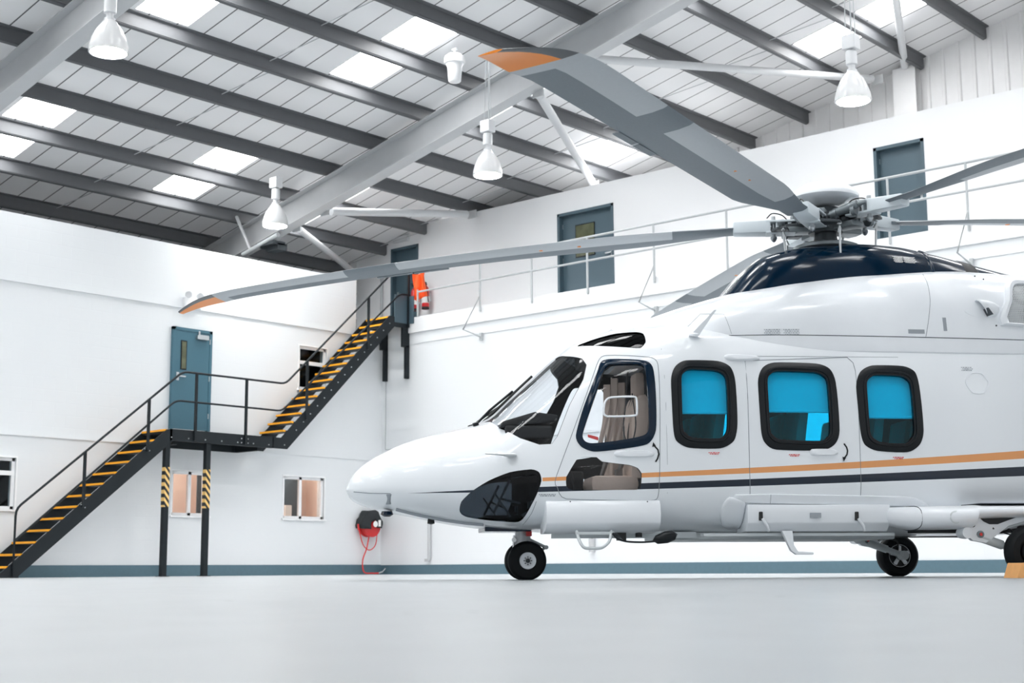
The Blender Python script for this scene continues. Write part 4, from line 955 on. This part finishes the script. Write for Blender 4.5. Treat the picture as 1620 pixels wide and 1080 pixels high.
# air scoop and intake grille
rings_ = []
for x, cz, ry, rz2 in ((4.275, 2.525, .075, .085), (4.33, 2.52, .075, .085), (4.40, 2.515, .055, .075), (4.47, 2.51, .012, .05)):
    base = side(TAB2, [x], [cz])[0]; rings_.append([(x-(.05*math.sin(a) if x < 4.29 else 0), base[1]+.03-ry*(.55+.75*max(0, math.cos(a)))*1.0 if math.cos(a) > 0 else base[1]+.03, cz+rz2*math.sin(a)) for a in [2*PI*k/24 for k in range(24)]])
mb = MB(); vs = [p for r_ in rings_ for p in r_]; mb.add(vs, [(i*24+k, i*24+(k+1) % 24, (i+1)*24+(k+1) % 24, (i+1)*24+k) for i in range(3) for k in range(24)]+[tuple(72+k for k in range(24))])
o = H_(mb, 'air_scoop', 'part_white', smooth=.9); mo = o.modifiers.new('wall', 'SOLIDIFY'); mo.thickness = .006
H_(patch(TAB2, rpoly([(4.10, 2.50), (4.20, 2.57), (4.29, 2.60), (4.31, 2.50), (4.27, 2.44), (4.18, 2.45)], 4), [(0, -.004), (0, .002)]), 'scoop_ramp', 'part_white', smooth=.9)
H_(MB().hexa([(4.315, -1.10, 2.45), (4.325, -1.10, 2.45), (4.325, -.98, 2.45), (4.315, -.98, 2.45), (4.29, -1.06, 2.52), (4.30, -1.06, 2.52), (4.30, -.96, 2.52), (4.29, -.96, 2.52)]), 'scoop_mouth', 'seam_dark', o)
v_ = [sect(TAB3, x, 60) for x in (4.40, 4.42, 4.54, 4.56)]; P_ = np.concatenate(v_); P_ = P_+snormal(TAB3, P_)*np.repeat([0, .008, .008, 0], 60)[:, None]
H_(MB().add([tuple(p) for p in P_], [(i*60+k, i*60+(k+1) % 60, (i+1)*60+(k+1) % 60, (i+1)*60+k) for i in range(3) for k in range(60)]), 'fairing_joint_band', 'black', smooth=.9)
v_ = [sect(TAB3, x, 60) for x in (3.98, 3.99, 4.02, 4.03)]; P_ = np.concatenate(v_); P_ = P_+snormal(TAB3, P_)*np.repeat([0, .012, .012, 0], 60)[:, None]
H_(MB().add([tuple(p) for p in P_], [(i*60+k, i*60+(k+1) % 60, (i+1)*60+(k+1) % 60, (i+1)*60+k) for i in range(3) for k in range(60)]), 'fairing_joint_band', 'heli_navy', smooth=.9)
def grille():
    m = bpy.data.materials.new('wire_mesh_screen'); m.use_nodes = True; N = NT(m); v, x, y, z = N.coord()
    def w(c): return N.math('LESS_THAN', N.math('MODULO', N.math('ADD', c, 10.0), .018), .009)
    f = N.math('MAXIMUM', w(x), w(z)); n = N.noise(v, 6)
    dk = N.mix(N.ramp(n, .45, .6), lin((34, 38, 40)), lin((150, 155, 158)))
    N.l.new(N.mix(f, dk, lin((176, 180, 182))), N.b.inputs['Base Color']); N.b.inputs['Roughness'].default_value = .5; return m
M['screen'] = grille()
P = rpoly([(4.44, 2.36), (4.52, 2.60), (4.58, 2.76), (4.70, 2.84), (5.30, 2.82), (5.4, 2.6), (5.4, 2.36)], 3, .25)
Pi = rpoly([(4.53, 2.39), (4.60, 2.59), (4.65, 2.72), (4.74, 2.79), (5.26, 2.78), (5.35, 2.6), (5.35, 2.39)], 3, .25)
gi = H_(ring(TAB2, P, Pi, [(0, -.01), (.1, .03), (.5, .045), (.9, .03), (1, -.02)]), 'intake_lip', 'part_white', smooth=.8)
H_(patch(TAB2, Pi, [(0, -.01), (0, .012)]), 'intake_screen', 'screen', gi)
for x, z in ((4.40, 2.36), (4.36, 2.9), (4.42, 2.86)): H_(MB().lathe([(0, 0), (.008, 0), (.008, .006), (0, .006)], tuple(on(TAB2, [(x, z)], 0)[0]), (0, -1, .2), 8), 'fastener', 'seam_dark')
for x in (3.86, 4.22): H_(patch(TAB, [(x, 2.125), (x+.03, 2.125), (x+.03, 2.145), (x, 2.145)], [(0, 0), (0, .003)]), 'latch', 'seam_dark')
# sponsons
for s_ in (-1, 1):
    secs = [(3.12, .98, .03, .60, .04), (3.22, 1.02, .12, .56, .08), (3.38, 1.12, .26, .538, .104), (3.6, 1.17, .34, .538, .107), (3.84, 1.20, .37, .54, .105), (3.86, 1.20, .37, .585, .065), (4.3, 1.20, .38, .59, .06), (5.0, 1.18, .37, .60, .06), (5.5, 1.12, .28, .62, .055), (5.9, 1.0, .05, .63, .03)]
    vs = []; K = 28
    for x, yc, ry, zc, rzz in secs:
        for k in range(K):
            a = 2*PI*k/K; c, q = math.cos(a), math.sin(a); vs.append((x, s_*yc+ry*(abs(c)**.7)*(1 if c > 0 else -1), zc+rzz*(abs(q)**.75)*(1 if q > 0 else -1)))
    n = len(secs); fs = [(i*K+j, i*K+(j+1) % K, (i+1)*K+(j+1) % K, (i+1)*K+j) for i in range(n-1) for j in range(K)]+[tuple(range(K)), tuple((n-1)*K+j for j in range(K))]
    sp = H_(MB().add(vs, fs), 'sponson', 'part_white', smooth=.8)
    if s_ < 0:
        H_(MB().tube([(3.40, s_*1.12+.268*(abs(math.cos(a))**.7)*(1 if math.cos(a) > 0 else -1), .538+.108*(abs(math.sin(a))**.75)*(1 if math.sin(a) > 0 else -1)) for a in [2*PI*k/28 for k in range(28)]], .004, 5, closed=True, up=(1, 0, 0)), 'sponson_seam', 'seam_dark', sp)
        H_(MB().lathe([(0, 0), (.055, 0), (.058, .008), (.048, .014), (.03, .004), (0, .0)], (3.66, -1.50, .535), (0, -1, .0), 20), 'landing_light', 'gear_grey', sp, smooth=.7)
        H_(MB().box(3.90, 5.2, -1.50, -1.1, .652, .66), 'sponson_top_gap', 'seam_dark', sp)
# landing gear
def wheel(x, y, r, w, name, disc, parent, face=-1, hubr=.42, z=None):
    z = z or r-.006
    t = thing0(name, parent, (x, y, z))
    prof = [(r*hubr, -w*.42), (r*.62, -w*.5), (r*.86, -w*.48), (r*.965, -w*.34), (r, -w*.15), (r, -w*.06), (r*.985, -w*.05), (r*.985, -w*.035), (r, -w*.03), (r, w*.03), (r*.985, w*.035), (r*.985, w*.05), (r, w*.06), (r, w*.15), (r*.965, w*.34), (r*.86, w*.48), (r*.62, w*.5), (r*hubr, w*.42), (r*hubr, -w*.42)]
    MB().lathe(prof, (0, 0, 0), (0, 1, 0), 48).build('tyre', 'tyre', t, smooth=.6)
    disc(t, r, w, face); return t
def thing0(name, parent, loc, rot=(0, 0, 0)):
    o = bpy.data.objects.new(name, None); COL.objects.link(o); o.parent = parent; o.location = loc; o.rotation_euler = rot; o.empty_display_size = .1; return o
def disc_nose(t, r, w, face):
    MB().lathe([(0, 0), (r*.14, 0), (r*.16, -.012), (r*.22, -.01), (r*.28, .0), (r*.40, -.004), (r*.43, -.014), (r*.44, .03), (0, .03)], (0, face*w*.42, 0), (0, -face, 0), 40).build('wheel_hub', 'part_white', t, smooth=.5)
    b = MB()
    for k in range(8): a = 2*PI*k/8; b.cyl((r*.19*math.cos(a), face*w*.42, r*.19*math.sin(a)), (r*.19*math.cos(a), face*(w*.42+.018), r*.19*math.sin(a)), .006, 6)
    b.lathe([(0, 0), (r*.11, 0), (r*.11, .02), (r*.05, .026), (0, .026)], (0, face*w*.42, 0), (0, face, 0), 20); b.build('axle_nut', 'hub_dark', t, smooth=.6, merge=False)
def disc_main(t, r, w, face):
    r = r*1.25
    MB().lathe([(0, 0), (r*.42, 0), (r*.44, .012), (r*.44, .05), (0, .05)], (0, face*w*.36, 0), (0, -face, 0), 40).build('rim', 'black', t, smooth=.5)
    b = MB()
    for k in range(5):
        a0 = 2*PI*k/5+.35; P = [(r*.13*math.cos(a0-.5), r*.13*math.sin(a0-.5)), (r*.37*math.cos(a0-.20), r*.37*math.sin(a0-.20)), (r*.40*math.cos(a0), r*.40*math.sin(a0)), (r*.37*math.cos(a0+.20), r*.37*math.sin(a0+.20)), (r*.13*math.cos(a0+.5), r*.13*math.sin(a0+.5))]
        b.prism(P, 1, face*w*.40, face*(w*.40+.014))
    b.lathe([(r*.415, 0), (r*.43, .0), (r*.43, .008), (r*.415, .008), (r*.415, 0)], (0, face*w*.38, 0), (0, face, 0), 40)
    b.build('wheel_spokes', 'part_white', t, merge=False)
    MB().lathe([(0, 0), (r*.17, 0), (r*.17, .02), (r*.10, .03), (0, .03)], (0, face*w*.40, 0), (0, face, 0), 24).build('axle_hub', 'hub_metal', t, smooth=.5)
ng = thing0('nose_gear', HEL, (0, 0, 0))
wheel(0.0, -.125, .184, .12, 'nose_wheel', disc_nose, ng); wheel(0.0, .125, .184, .12, 'nose_wheel', disc_nose, ng, 1)
MB().cyl((0, -.16, .18), (0, .16, .18), .025, 12).build('axle', 'gear_grey', ng, smooth=.6)
MB().cyl((-.04, 0, .20), (-.04, 0, .52), .055, 20).cyl((-.04, 0, .33), (-.04, 0, .42), .075, 20).box(-.04, .05, -.035, .035, .36, .42).build('oleo_strut', 'part_white', ng, smooth=.6)
MB().cyl((.03, -.03, .385), (.20, -.03, .305), .012, 8).cyl((.03, .03, .385), (.20, .03, .305), .012, 8).cyl((.20, -.045, .305), (.20, .045, .305), .02, 12).cyl((.20, 0, .305), (.02, 0, .19), .014, 8).cyl((.03, -.05, .385), (.03, .05, .385), .018, 10).build('torque_link', 'gear_grey', ng, smooth=.6)
MB().box(.00, .055, -.085, -.05, .41, .46).build('red_plug', 'red', ng, bevel=.006)
MB().cyl((-.12, -.06, .26), (-.115, -.06, .40), .012, 8).cyl((-.115, -.085, .375), (-.115, -.04, .375), .022, 12).build('shimmy_link', 'steel_bright', ng, smooth=.6)
for s_ in (-1, 1):
    mg = thing0('main_gear', HEL, (0, 0, 0)); y = s_*1.52
    wheel(4.33, y, .228, .17, 'main_wheel', disc_main, mg, 1 if s_ < 0 else -1, .55)
    if s_ < 0: MB().lathe([(0, 0), (.09, 0), (.10, -.01), (.10, .03), (0, .03)], (4.33, y-.075, .222), (0, 1, 0), 30).build('hub_cap', 'hub_dark', mg, smooth=.5)
    ya = y-s_*.16
    MB().cyl((3.93, ya, .365), (4.15, ya, .29), .042, 16).cyl((4.13, ya, .297), (4.33, ya, .225), .031, 16).cyl((4.33, ya-.04, .225), (4.33, y, .225), .034, 16).lathe([(0, -.05), (.05, -.05), (.05, .05), (0, .05)], (4.33, ya, .225), (0, 1, 0), 20).build('trailing_arm', 'gear_grey', mg, smooth=.6)
    yb = ya+s_*.01
    MB().prism([(3.80, .56), (3.78, .40), (3.86, .33), (3.98, .31), (4.06, .36), (4.20, .46), (4.42, .52), (4.42, .55)], 1, yb-.03, yb+.03).lathe([(0, -.07), (.05, -.07), (.055, 0), (.05, .07), (0, .07)], (3.80, ya, .40), (0, 1, 0), 16).build('gear_bracket', 'part_white', mg, smooth=.6, merge=False)
    MB().lathe([(0, 0), (.032, 0), (.032, .012), (.018, .014), (.018, .006), (0, .006)], (3.93, yb-.032, .385), (0, -1, 0), 20).build('pivot_bolt', 'hub_metal', mg, smooth=.5)
    MB().prism([(3.93, .535), (3.965, .50), (4.02, .475), (4.10, .475), (4.20, .51), (4.28, .535)], 1, yb-.0335, yb-.031).lathe([(0, 0), (.022, 0), (.022, .003), (0, .003)], (3.865, yb-.031, .47), (0, -1, 0), 16).build('bracket_shade_patch', 'black', mg, merge=False)  # flat black patches stand in for shade inside the bracket opening and hole
    MB().cyl((3.93, yb-.046, .385), (3.93, yb-.05, .385), .014, 12).build('red_mark', 'red_text', mg)
    MB().tube(spline([(4.05, yb+s_*.03, .44), (4.15, yb-s_*.02, .40), (4.22, yb, .43), (4.28, yb, .36), (4.30, yb+s_*.05, .28)]), .009, 6).tube(spline([(4.0, yb, .36), (4.12, yb-s_*.05, .41), (4.25, yb-s_*.02, .38)]), .007, 6).build('brake_hose', 'black', mg, smooth=1)
    MB().cyl((4.02, ya+.03, .42), (4.30, ya+.02, .47), .03, 12).cyl((4.05, ya, .40), (4.4, ya, .50), .016, 10).build('retraction_actuator', 'gear_grey', mg, smooth=.6)
    MB().box(3.5, 4.9, s_*.80, s_*1.15, .41, .47).build('wheel_well', 'interior', mg)
# boarding steps
H_(MB().tube(spline([(.33, -1.0, .43), (.335, -1.12, .34), (.37, -1.15, .285), (.45, -1.15, .278), (.53, -1.15, .285), (.60, -1.12, .34), (.64, -1.02, .43)]), .014, 8).box(.32, .66, -1.06, -.98, .40, .425), 'boarding_step', 'gear_grey', smooth=.8)
H_(MB().sweep(spline([(.66, -1.06, .41), (.72, -1.12, .345), (.88, -1.13, .33), (1.04, -1.12, .34)]), [(-.03, -.008), (.03, -.008), (.03, .008), (-.03, .008)]).lathe([(0, -.13), (.04, -.09), (.055, 0), (.045, .07), (0, .11)], (1.13, -1.06, .375), (1, 0, .25), 20), 'crew_step', 'trim_black', smooth=.8)
H_(MB().prism([(2.20, .43), (2.30, .43), (2.31, .30), (2.345, .245), (2.49, .235), (2.49, .215), (2.33, .215), (2.28, .25)], 1, -1.07, -1.02), 'cabin_step', 'part_white', bevel=.006)
H_(MB().box(.72, .80, -.9, -.84, .35, .42).cyl((.92, -.88, .38), (.92, -.88, .43), .03, 12), 'belly_drain', 'black')
# nose chock
tag(MB().hexa([(3.99, -1.94, 0), (4.50, -1.94, 0), (4.50, -1.68, 0), (3.99, -1.68, 0), (4.035, -1.94, .13), (4.46, -1.94, .13), (4.46, -1.68, .13), (4.035, -1.68, .13)]).build('wheel_chock', 'wood', bevel=.004), 'pale wooden chock on the floor beside the rear wheel at the right edge', 'wheel chock')
ck = bpy.data.objects['wheel_chock']; ck.location = (HX_, HY_, 0); ck.rotation_euler = (0, 0, math.radians(48.695))

# ------------------------------------------------------------------ rotor
RC = Vector((3.11, 0, 3.55))
rot = thing0('main_rotor', HEL, RC)
MB().lathe([(.30, -.42), (.30, -.36), (.24, -.33), (.20, -.30), (.13, -.26), (.11, -.1), (.12, 0), (0, 0), (0, -.42)], seg=40).build('mast', 'hub_dark', rot, smooth=.6)
MB().lathe([(.24, -.30), (.30, -.29), (.33, -.27), (.33, -.24), (.28, -.22), (.20, -.22), (.20, -.30), (.24, -.30)], seg=40).build('swashplate', 'hub_metal', rot, smooth=.6)
def star(r0, r1, wd, n=5, ph=0):
    P = []
    for k in range(n):
        a = math.radians(AZ[k])
        for da, r in ((-wd, r0), (-wd*.55, r1), (0, r1*1.02), (wd*.55, r1), (wd, r0)): P.append((r*math.cos(a+da), r*math.sin(a+da)))
    return P
AZ = [-123.6, -53.0, 20.0, 92.5, 165.6]
MB().prism(star(.17, .40, .50), 2, -.085, -.03).prism(star(.15, .34, .45), 2, .05, .10).build('hub_plate', 'hub_metal', rot, bevel=.008, smooth=.6)
MB().lathe([(0, -.10), (.17, -.10), (.19, -.02), (.17, .08), (.15, .16), (0, .16)], seg=30).build('hub_core', 'hub_dark', rot, smooth=.6)
MB().lathe([(0, .44), (.13, .43), (.24, .395), (.31, .345), (.35, .29), (.35, .26), (.33, .25), (.24, .235), (.15, .19), (.0, .18)], seg=48).build('hub_cap', 'part_white', rot, smooth=.9)
b = MB()
for k in range(14): a = 2*PI*k/14; b.cyl((.22*math.cos(a), .22*math.sin(a), -.03), (.22*math.cos(a), .22*math.sin(a), .0), .011, 6)
b.build('hub_bolts', 'bolt', rot, merge=False)
# blade: span along +x, leading edge on +y (counter-clockwise rotor), five copies with their own droop
def blade(droop, az, tipz, pitch=0):
    t = thing0('rotor_blade', rot, (0, 0, 0), (0, 0, math.radians(az)))
    def zc(r): return tipz*(r/6.9)-droop*((r/6.9)**2-(r/6.9))
    rs = [.80, .95, 1.1, 1.3, 1.55, 1.8, 2.0, 2.2, 2.6, 3.0, 3.4, 3.8, 4.2, 4.44, 4.46, 4.7, 4.97, 4.99, 5.4, 5.7, 5.95, 6.2, 6.32, 6.33, 6.42, 6.43, 6.52, 6.6, 6.68, 6.75, 6.82, 6.87, 6.9]
    NP = 12; vs = []; mb = MB()
    def chord(r):
        if r < 1.1: return .24
        if r < 1.9: return .24+.25*(r-1.1)/.8
        if r < 6.4: return .49
        return .49-.32*((r-6.4)/.5)**1.6
    def sweepx(r): return 0 if r < 6.1 else -.26*((r-6.1)/.8)**1.8
    for r in rs:
        c = chord(r); tw = math.radians(8-8*r/6.9+pitch*min(1, r/2)); le = c*.28+(.0 if r < 1.3 else 0); th = (.055 if r < 1.6 else .042 if r < 5 else .034 if r < 6.4 else .02)
        for k in range(NP):
            a = 2*PI*k/NP; u = .5+.5*math.cos(a)          # 1 = leading edge
            tt = th*(math.sin(a))*(.35+.9*u if u < .75 else 1.05)*.5
            y = (u-1)*c+le; z = tt
            vs.append((r, y*math.cos(tw)-z*math.sin(tw)+sweepx(r), y*math.sin(tw)+z*math.cos(tw)+zc(r)-.10*max(0, (r-6.5)/.4)**2*.5))
    n = len(rs); fs = []; mi = []
    for i in range(n-1):
        rm = (rs[i]+rs[i+1])/2
        for k in range(NP):
            fs.append((i*NP+k, i*NP+(k+1) % NP, (i+1)*NP+(k+1) % NP, (i+1)*NP+k))
            u = .5+.5*math.cos(2*PI*(k+.5)/NP)
            if rm < 1.45: m = 0
            elif rm > 6.43: m = 2 if u < .80 else 3
            elif rm > 6.32: m = 1
            elif (4.98 < rm <= 6.32 or 1.55 < rm < 4.45) and u > .60: m = 1
            else: m = 0
            mi.append(m)
    fs += [tuple(range(NP)), tuple((n-1)*NP+k for k in range(NP))]; mi += [0, 2]
    mb.add(vs, fs); mb.mi = mi
    o = mb.build('blade_skin', ['blade_dark', 'blade_light', 'blade_orange', 'blade_grey'], t, smooth=.9)
    b = MB()
    for r0 in (3.95, 4.35):
        tw = math.radians(8-8*r0/6.9+pitch); q = lambda rr, yy, dz: (rr, yy*math.cos(tw), yy*math.sin(tw)+zc(rr)+dz)
        b.hexa([q(r0, -.40, -.006), q(r0+.38, -.40, -.006), q(r0+.38, -.345, -.006), q(r0, -.345, -.006), q(r0, -.40, .002), q(r0+.38, -.40, .002), q(r0+.38, -.345, .002), q(r0, -.345, .002)])
    b.build('trim_tab', 'blade_dark', t)
    b = MB()
    for r0 in (2.5, 2.9): b.box(r0, r0+.035, -.06, -.02, zc(r0)-.026, zc(r0)-.020)
    b.build('balance_mark', 'blade_orange', t, merge=False)
    # root cuff, yoke and grip
    z1 = zc(.7)
    g = MB().hexa([(.55, -.11, z1-.07), (.93, -.085, z1-.065), (.93, .075, z1-.055), (.55, .09, z1-.06), (.55, -.11, z1+.07), (.93, -.085, z1+.055), (.93, .075, z1+.065), (.55, .09, z1+.07)]).build('blade_cuff', 'hub_white', t, bevel=.025, smooth=.8)
    MB().box(.30, .60, -.10, .09, z1+.045, z1+.068).box(.30, .60, -.10, .09, z1-.068, z1-.045).box(.34, .38, -.08, .07, z1-.05, z1+.05).box(.48, .50, -.08, .07, z1-.05, z1+.05).build('grip_yoke', 'hub_white', t, bevel=.008, merge=False)
    MB().cyl((.52, .0, z1-.12), (.52, 0, z1+.12), .022, 12).cyl((.42, -.05, z1-.10), (.42, -.05, z1+.10), .018, 12).lathe([(0, 0), (.03, 0), (.035, .02), (.018, .05), (0, .06)], (.52, 0, z1-.09), (0, 0, -1), 14).build('blade_pin', 'bolt', t, smooth=.6, merge=False)
    MB().cyl((.10, .03, -.0), (.40, .02, z1), .055, 16).lathe([(.05, 0), (.075, .02), (.075, .07), (.05, .09), (.05, 0)], (.20, .03, 0), (1, 0, .05), 20).build('elastomer_bearing', 'hub_dark', t, smooth=.7, merge=False)
    # lag damper beside the arm
    MB().cyl((.20, -.20, .03), (.48, -.15, z1+.02), .042, 16).cyl((.12, -.22, .02), (.56, -.13, z1+.03), .02, 10).cyl((.24, -.195, .035), (.27, -.19, .04), .052, 16).cyl((.42, -.16, .04), (.46, -.155, .045), .052, 16).build('lag_damper', 'hub_metal', t, smooth=.7, merge=False)
    MB().tube(spline([(.36, -.16, .09), (.42, -.15, .15), (.52, -.10, .16), (.58, -.05, .10)]), .006, 6).build('bonding_cable', 'black', t, smooth=1)
    # pitch horn and link
    h = MB().hexa([(.36, .05, z1-.06), (.56, .05, z1-.06), (.50, .27, z1-.075), (.40, .27, z1-.075), (.36, .05, z1-.025), (.56, .05, z1-.025), (.50, .27, z1-.05), (.40, .27, z1-.05)]).build('pitch_horn', 'hub_dark', t, bevel=.006, smooth=.7)
    MB().cyl((.44, .25, z1-.10), (.41, .24, -.50), .011, 12).cyl((.44, .25, z1-.12), (.42, .24, z1-.16), .017, 12).ball((.44, .25, z1-.07), .022).build('pitch_link', 'steel_bright', t, smooth=.8, merge=False)
    return t
# (droop, azimuth, tip height relative to the hub)
blade(.02, AZ[0], -.34, 5)
blade(.25, AZ[1], .60)
blade(.25, AZ[2], .62)
blade(.15, AZ[3], .13)
blade(.48, AZ[4], -.62, -1.5)
